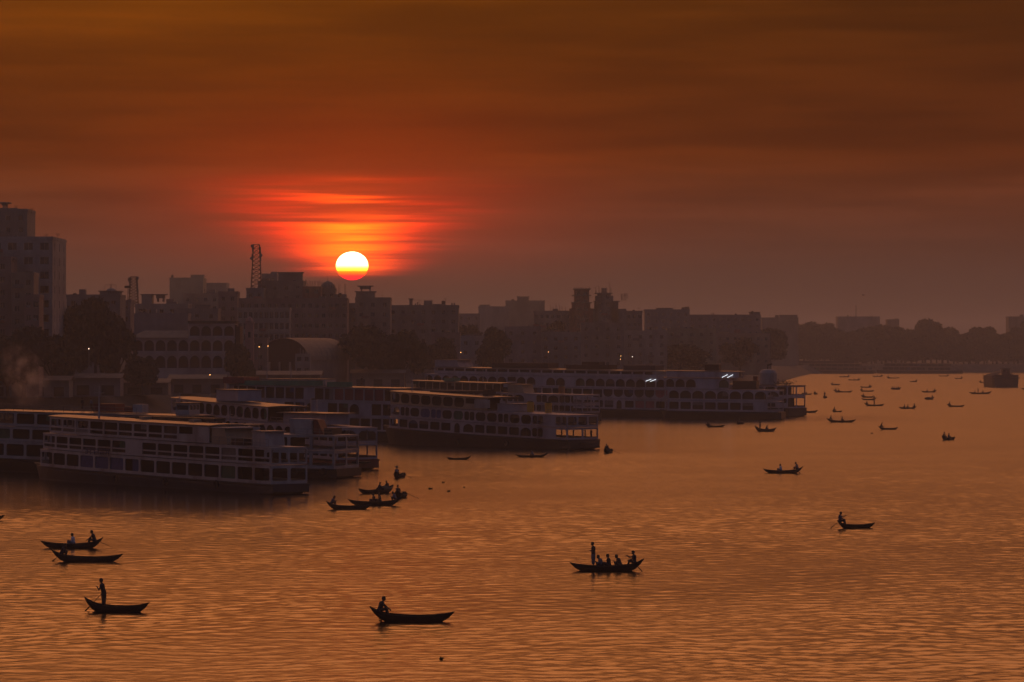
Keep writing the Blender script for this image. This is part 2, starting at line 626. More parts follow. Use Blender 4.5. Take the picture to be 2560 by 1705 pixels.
class Ferry:
    def __init__(s, label, ps, ds, pb, db, W, hull=HULLK, sheer=.9, zd=1.5, side=WHITE, seed=1, cat='ferry'):
        """near stern corner seen at pixel column ps at distance ds, near bow at (pb, db)"""
        S = Vector(((ps - 1280) / F * ds, ds, 0))
        B = Vector(((pb - 1280) / F * db, db, 0))
        ax = B - S
        s.L = ax.length
        ax.normalize()
        left = Vector((-ax.y, ax.x, 0))
        s.W, s.zd, s.S, s.side = W, zd, sheer, side
        s.rng = random.Random(seed)
        s.root = thing('ferry', label, cat, S - left * (W / 2), math.atan2(ax.y, ax.x), 'ferries moored along the bank')
        s.hull(hull)

    def sh(s, x):
        t = max(0.0, x / s.L)
        return s.S * t ** 1.3

    def hb(s, x):
        t = max(0.0, (x / s.L - .70) / .30)
        return s.W / 2 * (1 - .42 * t ** 2.2)

    def hull(s, m):
        mb = MB()
        rings = []
        N = 22
        for k in range(N + 1):
            t = k / N
            x = -.5 + t * (s.L * 1.03 + .5)
            zt = s.zd + s.sh(x) + (.25 * max(0, (t - .8) / .2) ** 2)
            hbx = s.W / 2 * (1 - max(0.0, (t - .66) / .34) ** 2.2 * .97)
            aft = max(0.0, (.10 - t) / .10)
            zb = -1.0 + 1.3 * aft ** 1.5 + (.9 * max(0, (t - .9) / .1))
            xr = -1.2 * max(0, (t - .7) / .3) ** 2
            hbw = hbx * (1 - .10 * (1 - aft) - .25 * max(0, (t - .6) / .4))
            rings.append([(x, hbx, zt), (x + xr * .3, hbx * .995, zt - .5), (x + xr, hbw, .2), (x + xr, hbw * .85, zb), (x + xr, 0, zb - .1),
                          (x + xr, -hbw * .85, zb), (x + xr, -hbw, .2), (x + xr * .3, -hbx * .995, zt - .5), (x, -hbx, zt)])
        mb.rings(rings, close=True)
        h = mb.build('hull', m, s.root, smooth=False)
        st = MB()                                   # rubbing strake along the sheer line
        for sg in (1, -1):
            prev = None
            for k in range(N + 1):
                r = rings[k]
                x, y, z = r[0]
                c = (x, sg * (abs(y) + .06), z - .12)
                if prev:
                    st.bar(prev, c, .11, n=6)
                prev = c
        st.build('rubbing_strake', RUBBER, h)
        s.deck_plate('main_deck', s.zd + .03, -.4, s.L * .97, DECKM, over=-.05)
        return h

    def deck_plate(s, name, z, x0, x1, m, over=.22, th=.10, camber=0.0):
        mb = MB()
        rings = []
        n = max(6, int((x1 - x0) / 2.5))
        for k in range(n + 1):
            x = x0 + (x1 - x0) * k / n
            y = s.hb(x) + over
            zz = z + s.sh(x)
            rings.append([(x, y, zz), (x, y * .5, zz + camber * .8), (x, 0, zz + camber), (x, -y * .5, zz + camber * .8), (x, -y, zz),
                          (x, -y, zz - th), (x, y, zz - th)])
        mb.rings(rings, close=True)
        return mb.build(name, m, s.root)

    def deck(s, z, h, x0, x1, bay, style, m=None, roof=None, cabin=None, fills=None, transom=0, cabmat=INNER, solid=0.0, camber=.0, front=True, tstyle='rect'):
        """one storey: near side panel by panel, far side in one, floor plate above"""
        m = m or s.side
        n = max(1, round((x1 - x0) / bay))
        b = (x1 - x0) / n
        far = MB()
        for i in range(n):
            xa, xb = x0 + i * b, x0 + (i + 1) * b
            st = style if isinstance(style, str) else style[i % len(style)]
            if fills and i in fills and fills[i] in ('door', 'solid', 'half', 'rect', 'arch', 'pair', 'tall'):
                st = fills[i]
            elif s.rng.random() < solid:
                st = 'solid'
            me = panel_mesh(b, h, bay_holes(st, b, h), m)
            ya, yb = s.hb(xa), s.hb(xb)
            za, zb = z + s.sh(xa), z + s.sh(xb)
            rz = math.atan2(yb - ya, b)
            ry = -math.atan2(zb - za, b)
            o = ob('side_panel', me, s.root, (xa, ya, za), (0, ry, rz))
            if not (fills and i in fills) and st not in ('solid', 'half') and s.rng.random() < .16:
                lo_ = h * s.rng.choice((.12, .40, .55))
                MB().box(.1, b * s.rng.choice((.55, .98)) - .06, -.26, -.2, lo_, h * .88).build('hung_cloth', s.rng.choice(TARPS), o)
            if fills and i in fills and not isinstance(fills[i], str):
                MB().box(.08, b - .08, -.22, -.16, h * .08, h * .9).build('curtain', fills[i], o)
            # far side: posts and rails
            far.box(xa, xa + .25, -ya, -ya + .1, z + s.sh(xa), z + h + s.sh(xa))
            far.box(xa + .25, xb, -ya, -ya + .1, z + s.sh(xa), z + s.sh(xa) + h * .2)
            far.box(xa + .25, xb, -ya, -ya + .1, z + s.sh(xa) + h * .84, z + h + s.sh(xa))
        far.build('far_side_wall', m, s.root)
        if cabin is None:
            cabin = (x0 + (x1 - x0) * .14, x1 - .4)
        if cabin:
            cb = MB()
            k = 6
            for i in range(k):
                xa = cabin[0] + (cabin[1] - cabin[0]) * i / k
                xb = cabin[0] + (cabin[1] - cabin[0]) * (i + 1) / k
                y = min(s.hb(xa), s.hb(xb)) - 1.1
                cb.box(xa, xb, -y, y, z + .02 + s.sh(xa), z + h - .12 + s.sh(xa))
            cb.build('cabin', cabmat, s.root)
        if transom:
            tb = (s.W - .02) / transom
            for i in range(transom):
                me = panel_mesh(tb, h, bay_holes(tstyle, tb, h), m)
                ob('transom_panel', me, s.root, (x0, s.W / 2 - .01 - i * tb, z + s.sh(x0)), (0, 0, -math.pi / 2))
        if front:
            y = s.hb(x1)
            mb = MB()
            mb.box(x1, x1 + .1, -y, y, z + s.sh(x1), z + h * .35 + s.sh(x1))
            mb.box(x1, x1 + .1, -y, y, z + h * .85 + s.sh(x1), z + h + s.sh(x1))
            for k in range(6):
                yy = -y + 2 * y * k / 5
                mb.box(x1, x1 + .1, max(-y, yy - .12), min(y, yy + .12), z + h * .35 + s.sh(x1), z + h * .85 + s.sh(x1))
            mb.build('front_wall', m, s.root)
        r = s.deck_plate('roof' if roof else 'deck', z + h, x0 - (.35 if roof else .1), x1 + (.4 if roof else .2), roof or m, over=.14 if roof else .035, camber=camber * .6)
        return r

    def rail(s, z, x0, x1, m=RAILM, h=.95, step=1.8, side=(1,)):
        mb = MB()
        n = max(2, int((x1 - x0) / step))
        for sg in side:
            prev = None
            for i in range(n + 1):
                x = x0 + (x1 - x0) * i / n
                y = sg * (s.hb(x) + .1)
                zz = z + s.sh(x)
                mb.bar((x, y, zz), (x, y, zz + h), .035, n=5)
                if prev:
                    for f in (.5, 1.0):
                        mb.bar((prev[0], prev[1], prev[2] + h * f), (x, y, zz + h * f), .028, n=5)
                prev = (x, y, zz)
        return mb.build('railing', m, s.root)

    def box(s, name, x0, x1, y0, y1, z0, h, m, slope=0.0, lid=None):
        """rooftop block; slope leans its after face"""
        z = z0 + s.sh((x0 + x1) / 2)
        mb = MB()
        mb.rings([[(x0, y0, z), (x1, y0, z), (x1, y1, z), (x0, y1, z)],
                  [(x0 + slope, y0, z + h), (x1, y0, z + h), (x1, y1, z + h), (x0 + slope, y1, z + h)]], close=True)
        o = mb.build(name, m, s.root)
        if lid:
            MB().box(min(x0, x0 + slope) - .12, x1 + .12, y0 - .12, y1 + .12, z + h + .003, z + h + .12).build('lid', lid, o)
        return o

    def wheelhouse(s, x, z, w=3.4, l=2.6, h=2.2, m=None):
        m = m or s.side
        z += s.sh(x)
        mb = MB()
        mb.box(x, x + l, -w / 2, w / 2, z, z + h * .42)
        mb.box(x, x + l, -w / 2, w / 2, z + h * .82, z + h)
        for xx in (x, x + l - .16):
            for k in range(4):
                y = -w / 2 + (w - .16) * k / 3
                mb.box(xx, xx + .16, y, y + .16, z + h * .42, z + h * .82)
        o = mb.build('wheelhouse', m, s.root)
        MB().box(x + .08, x + l - .08, -w / 2 + .08, w / 2 - .08, z + h * .42, z + h * .82).build('window_glass', GLASS, o)
        MB().box(x - .3, x + l + .4, -w / 2 - .3, w / 2 + .3, z + h, z + h + .1).build('wheelhouse_roof', ROOFM, o)
        return o

    def funnel(s, x, y, z, r=.55, h=2.2, m=YELLOW):
        z += s.sh(x)
        mb = MB().lathe([(r, 0), (r, h * .8), (r * 1.06, h * .8), (r * 1.06, h)], 14, c=(x, y, z))
        o = mb.build('funnel', m, s.root)
        MB().lathe([(r * .9, h + .003), (r * .7, h + .25)], 14, c=(x, y, z)).build('funnel_cap', BLACK, o)
        return o

    def mast(s, x, y, z, h=4.0, m=None, cross=True):
        z += s.sh(x)
        mb = MB().bar((x, y, z), (x, y, z + h), .13, .05, n=8)
        if cross:
            mb.bar((x, y - .8, z + h * .75), (x, y + .8, z + h * .75), .04, n=5)
        return mb.build('mast', m or WHITE, s.root)

    def tyres(s, xs, z=.9):
        for x in xs:
            mb = MB()
            y = s.W / 2 + .16
            R, r = .42, .14
            mb.rings([[(x + (R + r * math.cos(b)) * math.cos(a), y + r * math.sin(b), z + (R + r * math.cos(b)) * math.sin(a))
                       for b in [2 * math.pi * q / 6 for q in range(6)]] for a in [2 * math.pi * k / 12 for k in range(13)]], close=True, cap=False)
            mb.build('tyre_fender', RUBBER, s.root)

    def anchor_beak(s, z=.9, l=2.2):
        """pointed belting that sticks out beyond the stern"""
        mb = MB()
        mb.rings([[(-.4, -1.3, z), (-.4, 1.3, z), (-.4, 1.3, z + .35), (-.4, -1.3, z + .35)],
                  [(-.4 - l, -.25, z + .18), (-.4 - l, .25, z + .18), (-.4 - l, .25, z + .35), (-.4 - l, -.25, z + .35)]], close=True)
        mb.build('stern_platform', HULLK, s.root)


def ferries():
    # ---- foremost vessel, three white decks on a blue hull
    f = Ferry('white three-deck ferry nearest the camera with dark lettering and blue-grey hull', 676, 417, 62, 464, 5.4, HULLB, .75, 1.25, WHITE, 3)
    L = f.L
    f.deck(1.28, 2.28, 0, L * .95, 3.75, 'rect', transom=2, fills={10: BLUEC, 11: BLUEC, 9: BLUEC})
    f.deck(3.66, 2.10, 0, L * .935, 3.75, 'double', transom=4, fills={8: 'solid', 5: 'double'}, tstyle='tall')
    f.deck(5.86, 2.25, L * .23, L * .90, 3.75, 'double', fills={1: 'half', 0: 'solid'}, roof=ROOFM, camber=.25, cabin=(L * .26, L * .80))
    f.rail(5.80, .3, L * .22)
    f.box('engine_casing', 2.6, 5.6, -1.2, 1.6, 5.80, 1.75, WHITE, .25, STEEL)
    f.box('locker', 6.3, 9.3, .6, 2.3, 5.80, .8, INNER2)
    f.box('awning_cabin', L * .165, L * .225, -2.3, 2.5, 5.80, 2.0, CREAM, .7, WHITE)
    f.funnel(L * .15, -1.2, 5.8, .4, 2.2, WHITE)
    f.mast(L * .70, 1.8, 8.2, 4.4)
    f.mast(L * .12, -.6, 5.8, 2.0, STEEL)
    f.wheelhouse(L * .74, 5.9, 4.2, 2.6, 2.1)
    for x in (L * .35, L * .55):
        f.box('roof_hatch', x, x + 1.2, -1.0, .4, 8.28, .35, CREAM)
    f.box('tarpaulin_strip', L * .30, L * .62, -2.5, -.8, 8.25, .45, BLACK)
    # lettering: a blue headline with hanging strokes on the second-deck band
    x0, zt = L * .735, 3.42
    lt = MB()

    def st(u, w, z0, z1):
        xa = x0 - u * 1.5
        lt.box(xa - w * 1.5, xa, f.hb(xa) + .012, f.hb(xa) + .035, zt + z0 + f.sh(xa), zt + z1 + f.sh(xa))
    st(0, 4.15, .62, .74)
    for u in (.35, .95, 1.55, 2.2, 3.55, 3.95):
        st(u, .13, 0, .62)
    for u, w in ((.05, .3), (.5, .45), (1.65, .55), (2.65, .7), (3.6, .3)):
        st(u, w, .28, .40)
    for u, w in ((.1, .25), (1.7, .4), (2.6, .75)):
        st(u, w, 0, .12)
    st(2.55, .13, .05, .4)
    st(1.65, .12, .1, .4)
    lt.build('lettering', BLUEL, f.root)
    f.tyres([L * .2, L * .4, L * .6])

    # ---- behind it, running out of the picture on the left
    f = Ferry('long white ferry behind the lettered one, red box and bright railing on its roof', 834, 468, -90, 492, 7.6, HULLK, .9, 1.3, WHITE, 5)
    L = f.L
    f.deck(1.33, 2.45, 0, L * .95, 3.55, 'rect', transom=2)
    f.deck(3.83, 2.05, 0, L * .93, 3.55, 'rect', transom=2, tstyle='tall', fills={0: 'tall'})
    f.deck(5.98, 2.15, L * .38, L * .92, 3.55, 'rect', roof=ROOFM, camber=.15, cabin=(L * .40, L * .88))
    f.rail(8.2, L * .52, L * .92, h=.9, step=1.6)
    f.rail(5.95, .2, L * .10, h=.8)
    f.box('red_container', L * .605, L * .665, -1.5, 1.2, 8.3, 1.15, REDOX)
    f.box('red_locker', L * .565, L * .585, -.8, .6, 8.3, .8, REDOX)
    f.box('water_tank', L * .535, L * .56, -1.0, .8, 8.3, 1.2, WHITE)
    f.box('slanted_funnel', 4.6, 8.0, -1.2, 1.4, 5.95, 2.1, WHITE, .1, None)
    f.box('funnel_back', 3.0, 4.55, -1.0, 1.0, 5.95, 2.0, REDOX, .9)
    f.box('boat_cradle', 1.4, 2.6, -1.5, 1.5, 5.95, .9, BLACK)
    f.box('awning', L * .24, L * .37, -3.0, 3.0, 6.9, .15, CREAM)
    f.wheelhouse(L * .40, 8.25, 3.0, 2.2, 1.6)
    f.mast(L * .44, 0, 8.3, 3.0)
    f.mast(L * .30, .5, 6.0, 3.2, STEEL)
    f.tyres([1.5, 6, 12])

    # ---- third row, arched stern
    f = Ferry('cream-roofed ferry with arched stern and red-brown hull jutting past its neighbours', 842, 500, 385, 545, 7.0, REDOX, 1.6, 1.5, LILAC, 8)
    L = f.L
    f.deck(1.55, 2.3, 0, L * .95, 2.5, 'rect', transom=2, tstyle='tall')
    f.deck(3.9, 2.3, 0, L * .92, 2.5, 'arch', transom=2, tstyle='arch')
    f.deck(6.3, 2.3, L * .36, L * .92, 2.4, ('oval', 'oval', 'arch', 'oval'), CREAM and LILAC, roof=ROOFM, camber=.2)
    f.rail(6.28, L * .04, L * .34, h=.8)
    f.box('awning_roof', L * .08, L * .34, -2.6, 2.6, 7.9, .12, ROOFM)
    f.box('awning_room', L * .10, L * .32, -2.0, 2.0, 6.3, 1.6, LILAC)
    f.funnel(L * .22, 0, 8.1, .5, 1.8, LILAC)
    f.box('helm_cabin', L * .56, L * .68, -2.0, 2.2, 8.8, 1.7, LILAC, 0, ROOFM)
    f.anchor_beak(.9, 3.0)

    # ---- tall one with the green roof boards
    f = Ferry('tall pale ferry with green boards along its roof and square upper windows', 1010, 652, 552, 668, 8.5, HULLK, .7, 1.8, LILAC, 11)
    L = f.L
    f.deck(1.85, 2.7, 0, L * .95, 2.35, 'tall')
    f.deck(4.6, 2.75, 0, L * .95, 2.35, ('arch', 'tall', 'tall', 'arch'), fills={3: 'solid', 7: 'solid', 11: 'solid'})
    f.deck(7.4, 2.75, 0, L * .97, 2.18, 'tall', roof=ROOFM, camber=.2, cabmat=INNER2,
           fills={2: REDM, 3: REDM, 4: REDM, 5: REDM, 6: REDM, 9: 'solid'})
    f.box('green_board', L * .28, L * .415, f.W / 2 - .3, f.W / 2 - .1, 10.15, 1.0, GREEN)
    f.box('green_board', L * .44, L * .90, f.W / 2 - .3, f.W / 2 - .1, 10.15, .95, GREEN)
    f.box('sign_box', L * .87, L * .985, -2.0, f.W / 2 + .2, 10.3, 1.25, REDM)
    f.box('roof_room', L * .45, L * .80, -2.4, 2.2, 10.2, 1.15, WHITE, 0, ROOFM)
    f.mast(L * .78, 1.5, 11.2, 3.4)
    f.mast(L * .66, .5, 11.2, 2.6)
    f.rail(10.2, .5, L * .26, h=.9)

    # ---- the ferry in the middle of the picture
    f = Ferry('cream-topped ferry in mid picture with two yellow funnels and open stern', 1417, 598, 936, 632, 8.0, HULLK, 1.5, 1.75, LILAC, 14)
    L = f.L
    f.deck(1.8, 2.05, 0, L * .94, 2.9, ('rect', 'rect', 'rect', 'arch', 'rect'), transom=2, cabin=(L * .22, L * .9), fills={2: 'pair', 9: 'door', 1: 'solid'})
    f.deck(3.95, 2.15, 0, L * .93, 2.9, ('oval', 'oval', 'pair'), transom=3, cabin=(L * .30, L * .9), fills={1: 'solid', 11: BLUEC, 12: BLUEC, 0: 'pair'})
    f.deck(6.2, 2.35, L * .40, L * .93, 2.75, 'oval', CREAM, roof=ROOFM, camber=.2, fills={0: 'solid', 1: 'half'})
    f.funnel(L * .165, .2, 6.2, .62, 1.75, YELLOW)
    f.funnel(L * .255, .2, 6.2, .62, 1.75, YELLOW)
    f.box('white_board', L * .385, L * .465, f.W / 2 + .04, f.W / 2 + .10, 6.6, 1.5, WHITE)
    f.box('engine_room_top', L * .29, L * .38, -2.2, 2.4, 6.15, 1.3, LILAC, .2, STEEL)
    f.box('dark_tank', L * .46, L * .485, -.6, .9, 8.7, 1.1, BLACK)
    f.box('roof_tarpaulin', L * .50, L * .80, -3.2, -.8, 8.7, .5, BLACK)
    f.rail(6.15, .3, L * .14, h=.8)
    f.rail(8.6, L * .42, L * .9, h=.6, side=(-1,))
    f.mast(L * .88, 0, 8.7, 3.0)
    f.anchor_beak(1.0, 2.6)
    f.tyres([L * .3, L * .55])

    # ---- between the middle ferry and the big one
    f = Ferry('low pale ferry half hidden behind the cream-topped one, its stern showing', 1455, 812, 1010, 838, 8.5, HULLK, .9, 2.3, LILAC, 17)
    L = f.L
    f.deck(2.35, 2.0, 0, L * .95, 3.2, 'pair', transom=2)
    f.deck(4.4, 2.3, 0, L * .95, 3.2, ('pair', 'oval', 'arch'), transom=2, fills={1: 'pair', 4: 'solid'})
    f.deck(6.8, 2.2, L * .45, L * .97, 2.2, 'tall', CREAM, roof=ROOFM, camber=.15)
    f.funnel(L * .16, 0, 6.8, .75, 1.7, mat('orange_brown', (.30, .12, .04), .6))
    f.box('roof_room', L * .34, L * .43, -2.5, 2.5, 6.8, 1.9, CREAM, .6, ROOFM)
    f.box('green_box', L * .72, L * .78, 1.0, 3.6, 9.1, .8, GREEN)
    f.mast(L * .6, 0, 9.1, 3.0)

    # ---- the big arched ferry
    f = Ferry('longest ferry with rows of round arches and dark cargo on its roof', 1742, 866, 1032, 912, 11.0, HULLK, 1.0, 1.9, LILAC2, 20)
    L = f.L
    f.deck(1.95, 2.55, 0, L * .95, 3.05, 'rect', fills={7: 'door', 4: PINKC, 5: PINKC, 2: PINKC})
    f.deck(4.6, 2.6, 0, L * .96, 3.05, 'iarch', fills={2: PINKC, 3: PINKC, 9: 'tall'})
    f.deck(7.3, 2.75, 0, L * .97, 3.05, 'arch', fills={18: 'half'}, solid=.04)
    f.deck(10.15, 1.7, L * .10, L * .93, 3.5, 'half', roof=ROOFM, camber=.2)
    f.box('roof_cargo', L * .53, L * .73, -2.5, 3.0, 12.0, 1.3, BLACK)
    f.box('roof_cargo', L * .32, L * .47, -2.0, 2.4, 12.0, 1.1, INNER2)
    f.box('roof_cargo', L * .16, L * .27, -2.0, 2.4, 12.0, 1.2, HULLB)
    f.box('roof_cabin', L * .36, L * .42, -1.5, 1.5, 13.12, .8, INNER2)
    f.box('upper_room', L * .84, L * .93, -3.0, 4.0, 11.95, 1.8, LILAC, .9, ROOFM)
    f.mast(L * .87, 0, 13.0, 3.4)
    f.mast(L * .57, 0, 13.2, 2.6)
    for q in range(2):
        x, z = L * .155 + q * 1.35, 9.5 + .05 * q
        MB().bar((x, f.W / 2 + .25, z - .25), (x - 1.6, f.W / 2 + .25, z + .28), .06, n=8).build('tube_lamp', TUBE, f.root)

    # ---- in front of its stern
    f = Ferry('pale ferry with large arches covering the stern of the longest one', 1948, 846, 1652, 852, 9.0, HULLK, .3, 1.9, LILAC2, 23)
    L = f.L
    f.deck(1.95, 2.6, 0, L * .95, 3.15, 'rect', fills={1: 'solid'})
    f.deck(4.65, 2.7, 0, L * .95, 3.15, 'arch')
    f.deck(7.45, 2.75, L * .42, L * .98, 3.0, 'arch', fills={1: 'solid', 2: 'solid'}, roof=ROOFM, camber=.1)
    f.deck(10.3, 1.6, L * .34, L * .96, 3.2, 'solid', roof=ROOFM, camber=.1, cabin=False)
    f.box('dark_engine_top', L * .20, L * .40, -2.6, 2.6, 7.45, 2.1, BLACK)
    f.box('red_vent', L * .20, L * .235, -.6, .8, 9.6, 1.1, REDOX)
    f.box('flat_cabin', L * .52, L * .64, -1.6, 2.0, 12.0, 1.5, INNER2, 0, ROOFM)
    for q in range(2):
        x, z = L * .435 + q * 1.35, 10.75 + .04 * q
        MB().bar((x, f.W / 2 + .3, z - .3), (x - 1.4, f.W / 2 + .3, z + .42), .06, n=8).build('tube_lamp', TUBE, f.root)
    f.rail(7.4, .5, L * .18, h=.8)

    # ---- last in the row, only its stern shows
    f = Ferry('last ferry of the row with plants and a round white tank on its roof', 1968, 884, 1760, 900, 8.5, HULLK, .3, 2.2, LILAC2, 26)
    L = f.L
    f.deck(2.25, 2.9, 0, L * .95, 3.4, 'tall', transom=2, tstyle='tall', cabin=(2.6, L * .9), fills={0: 'half'})
    f.deck(5.2, 2.9, 0, L * .95, 3.4, 'oval', transom=2, roof=DECKM)
    o = MB().lathe([(2.15, 0), (2.3, .3), (2.3, 3.2), (1.9, 3.9), (.7, 4.2)], 20, c=(8.0, 1.0, 8.1)).build('round_tank', WHITE, f.root, smooth=False)
    MB().bar((8.2, 1.0, 12.2), (8.2, 1.0, 13.4), .16, n=6).bar((8.2, 1, 13.4), (6.9, 1, 13.6), .25, n=6).build('tank_vent', BLACK, o)
    f.rail(8.15, .1, 5.0, h=1.0)
    pm = MB()
    rg = random.Random(4)
    for k in range(160):
        c = Vector((rg.uniform(1.0, 4.6), rg.uniform(-2, 4), 8.2 + rg.uniform(0, 1.6) * rg.random()))
        a = Vector((rg.uniform(-1, 1), rg.uniform(-1, 1), rg.uniform(-.3, 1))) * .35
        b2 = Vector((rg.uniform(-1, 1), rg.uniform(-1, 1), rg.uniform(-.3, 1))) * .22
        pm.quad(c, c + a, c + a + b2, c + b2)
    tag(pm.build('potted_greenery', mat('leaf_dark', (.035, .05, .02), .7, var=.4, scale=3.0), f.root), kind='stuff')

    # ---- hazy pair along the far bank
    for (ps, ds, pb, db, lab, sd) in ((2180, 2330, 1935, 2350, 'hazy far ferry with long window rows, nearer the mooring row', 31),
                                      (2405, 2335, 2195, 2345, 'hazy far ferry with long window rows, nearer the dark vessel at right', 32)):
        f = Ferry(lab, ps, ds, pb, db, 10.0, HULLK, .4, 1.8, FARP, sd)
        L = f.L
        f.deck(1.85, 2.5, 0, L * .95, 4.0, 'rect')
        f.deck(4.4, 2.5, 0, L * .93, 4.0, 'rect', roof=ROOFM)
        if sd == 31:
            f.box('roof_room', L * .2, L * .75, -3, 3, 6.95, 1.6, INNER2)


ferries()


def cargo_vessel():
    """bulky sand carrier seen end-on at the right edge"""
    d = wd(968)
    c = at(2516, 968, d)
    r = thing('cargo_vessel', 'bulky dark cargo vessel seen end-on near the right edge of the river', 'cargo vessel', (c.x, d, 0), math.radians(92))
    mb = MB()
    rings = []
    L, W = 34.0, 12.2
    for k in range(13):
        t = k / 12
        x = t * L
        e = max(0, (t - .72) / .28) ** 2
        e2 = max(0, (.1 - t) / .1) ** 2
        hb = W / 2 * (1 - .9 * e) * (1 - .12 * e2)
        zt = 5.1 + 1.0 * e + .5 * e2
        rings.append([(x, hb, zt), (x, hb * .98, 1.5), (x, hb * .9, -.8), (x, -hb * .9, -.8), (x, -hb * .98, 1.5), (x, -hb, zt)])
    mb.rings(rings, close=True)
    h = mb.build('hull', mat('cargo_hull', (.045, .03, .03), .6, var=.4, scale=.5, dirt=(.10, .035, .02)), r)
    MB().bar((-.1, 6.15, 4.2), (-.1, -6.15, 4.2), .18).build('rubbing_strake', RUBBER, h)
    hp = MB()
    hp.rings([[(x, y, z) for y, z in ((-5.4, 5.2), (-3.6, 6.2 + q), (-1.0, 7.1 + q), (1.6, 6.9 + q), (3.8, 6.0 + q), (5.4, 5.2))] for x, q in ((6, -.6), (9, .1), (18, .2), (24, -.6))])
    hp.build('sand_cargo', mat('wet_sand', (.10, .075, .055), .95, var=.3, scale=1.0), r)
    wh = MB().box(1.0, 4.4, -1.8, 1.6, 5.2, 8.3).build('wheelhouse', mat('wheelhouse_brown', (.09, .06, .055), .7), r)
    MB().box(.6, 4.8, -2.2, 2.0, 8.303, 8.45).build('wheelhouse_roof', BLACK, wh)
    MB().box(.96, .995, -1.4, -.3, 6.9, 7.8).build('window', GLASS, wh)
    MB().box(.96, .995, .1, 1.2, 6.9, 7.8).build('window', GLASS, wh)
    rl = MB()
    for k in range(7):
        y = -5.6 + 11.2 * k / 6
        rl.bar((.3, y, 5.1), (.3, y, 6.3), .05, n=5)
    rl.bar((.3, -5.6, 6.3), (.3, 5.6, 6.3), .05, n=5)
    rl.build('railing', RAILM, r)


cargo_vessel()

# ------------------------------------------------------------------ town
def wallmat(i):
    cols = [(.30, .30, .31), (.24, .21, .19), (.30, .24, .19), (.22, .20, .21), (.33, .29, .26), (.26, .19, .17), (.20, .21, .22), (.30, .27, .20)]
    return mat('plaster_%d' % i, tuple(c * .85 for c in cols[i]), .85, var=.25, scale=.25, dirt=tuple(c * .45 for c in cols[i]))


CONC = mat('bare_concrete', (.19, .175, .165), .9, var=.3, scale=.4, dirt=(.09, .08, .075))
BRICKM = mat('raw_brick', (.24, .12, .085), .9, var=.35, scale=.8, dirt=(.10, .07, .06))
FRAMEM = mat('window_frame', (.16, .14, .13), .6, var=.2, scale=3.0)
RUST = mat('rusty_steel', (.12, .06, .045), .7, var=.3, scale=2.0)
TIN = mat('tin_roof', (.22, .165, .13), .65, var=.3, scale=.5, spec=.3)
BANNER = mat('red_banner', (.42, .06, .04), .8, var=.15, scale=1.0)
LANE = mat('lamp_glow_warm', (1, .6, .3), .5, var=0, emit=((1.0, .46, .13), 5.0))
LAMW = mat('lamp_glow_white', (1, 1, 1), .5, var=0, emit=((1.0, .80, .62), 4.0))

FAC = {}


def facade_mesh(w, h, xs, zs, m, rec=.28):
    """wall plate in the xz plane with recessed window openings at xs x zs"""
    key = (round(w, 2), round(h, 2), tuple(xs), tuple(zs), m.name)
    if key in FAC:
        return FAC[key]
    gx = sorted({0.0, w, *[v for q in xs for v in q]})
    gz = sorted({0.0, h, *[v for q in zs for v in q]})
    mb = MB()
    for i in range(len(gx) - 1):
        for j in range(len(gz) - 1):
            x0, x1, z0, z1 = gx[i], gx[i + 1], gz[j], gz[j + 1]
            if (x0, x1) in xs and (z0, z1) in zs:
                mb.quad((x0, 0, z0), (x0, rec, z0), (x0, rec, z1), (x0, 0, z1))
                mb.quad((x1, 0, z0), (x1, rec, z0), (x1, rec, z1), (x1, 0, z1))
                mb.quad((x0, 0, z0), (x1, 0, z0), (x1, rec, z0), (x0, rec, z0))
                mb.quad((x0, 0, z1), (x1, 0, z1), (x1, rec, z1), (x0, rec, z1))
            else:
                mb.quad((x0, 0, z0), (x1, 0, z0), (x1, 0, z1), (x0, 0, z1))
    FAC[key] = mb.mesh('facade', m)
    return FAC[key]


WIN = {}


def window(parent, x, y, z, w, h, rot=(0, 0, 0)):
    key = (round(w, 1), round(h, 1))
    if key not in WIN:
        f = MB()
        t = .09
        f.box(0, w, 0, .07, 0, t).box(0, w, 0, .07, h - t, h).box(0, t, 0, .07, t, h - t).box(w - t, w, 0, .07, t, h - t)
        f.box(w / 2 - .04, w / 2 + .04, .005, .06, t, h - t)
        WIN[key] = (f.mesh('window', FRAMEM), MB().quad((t, .05, t), (w - t, .05, t), (w - t, .05, h - t), (t, .05, h - t)).mesh('pane', GLASS))
    o = ob('window', WIN[key][0], parent, (x, y, z), rot)
    ob('pane', WIN[key][1], o)


def grid_xs(w, n, ww):
    p = w / n
    return [(round(p * i + (p - ww) / 2, 3), round(p * i + (p + ww) / 2, 3)) for i in range(n)]


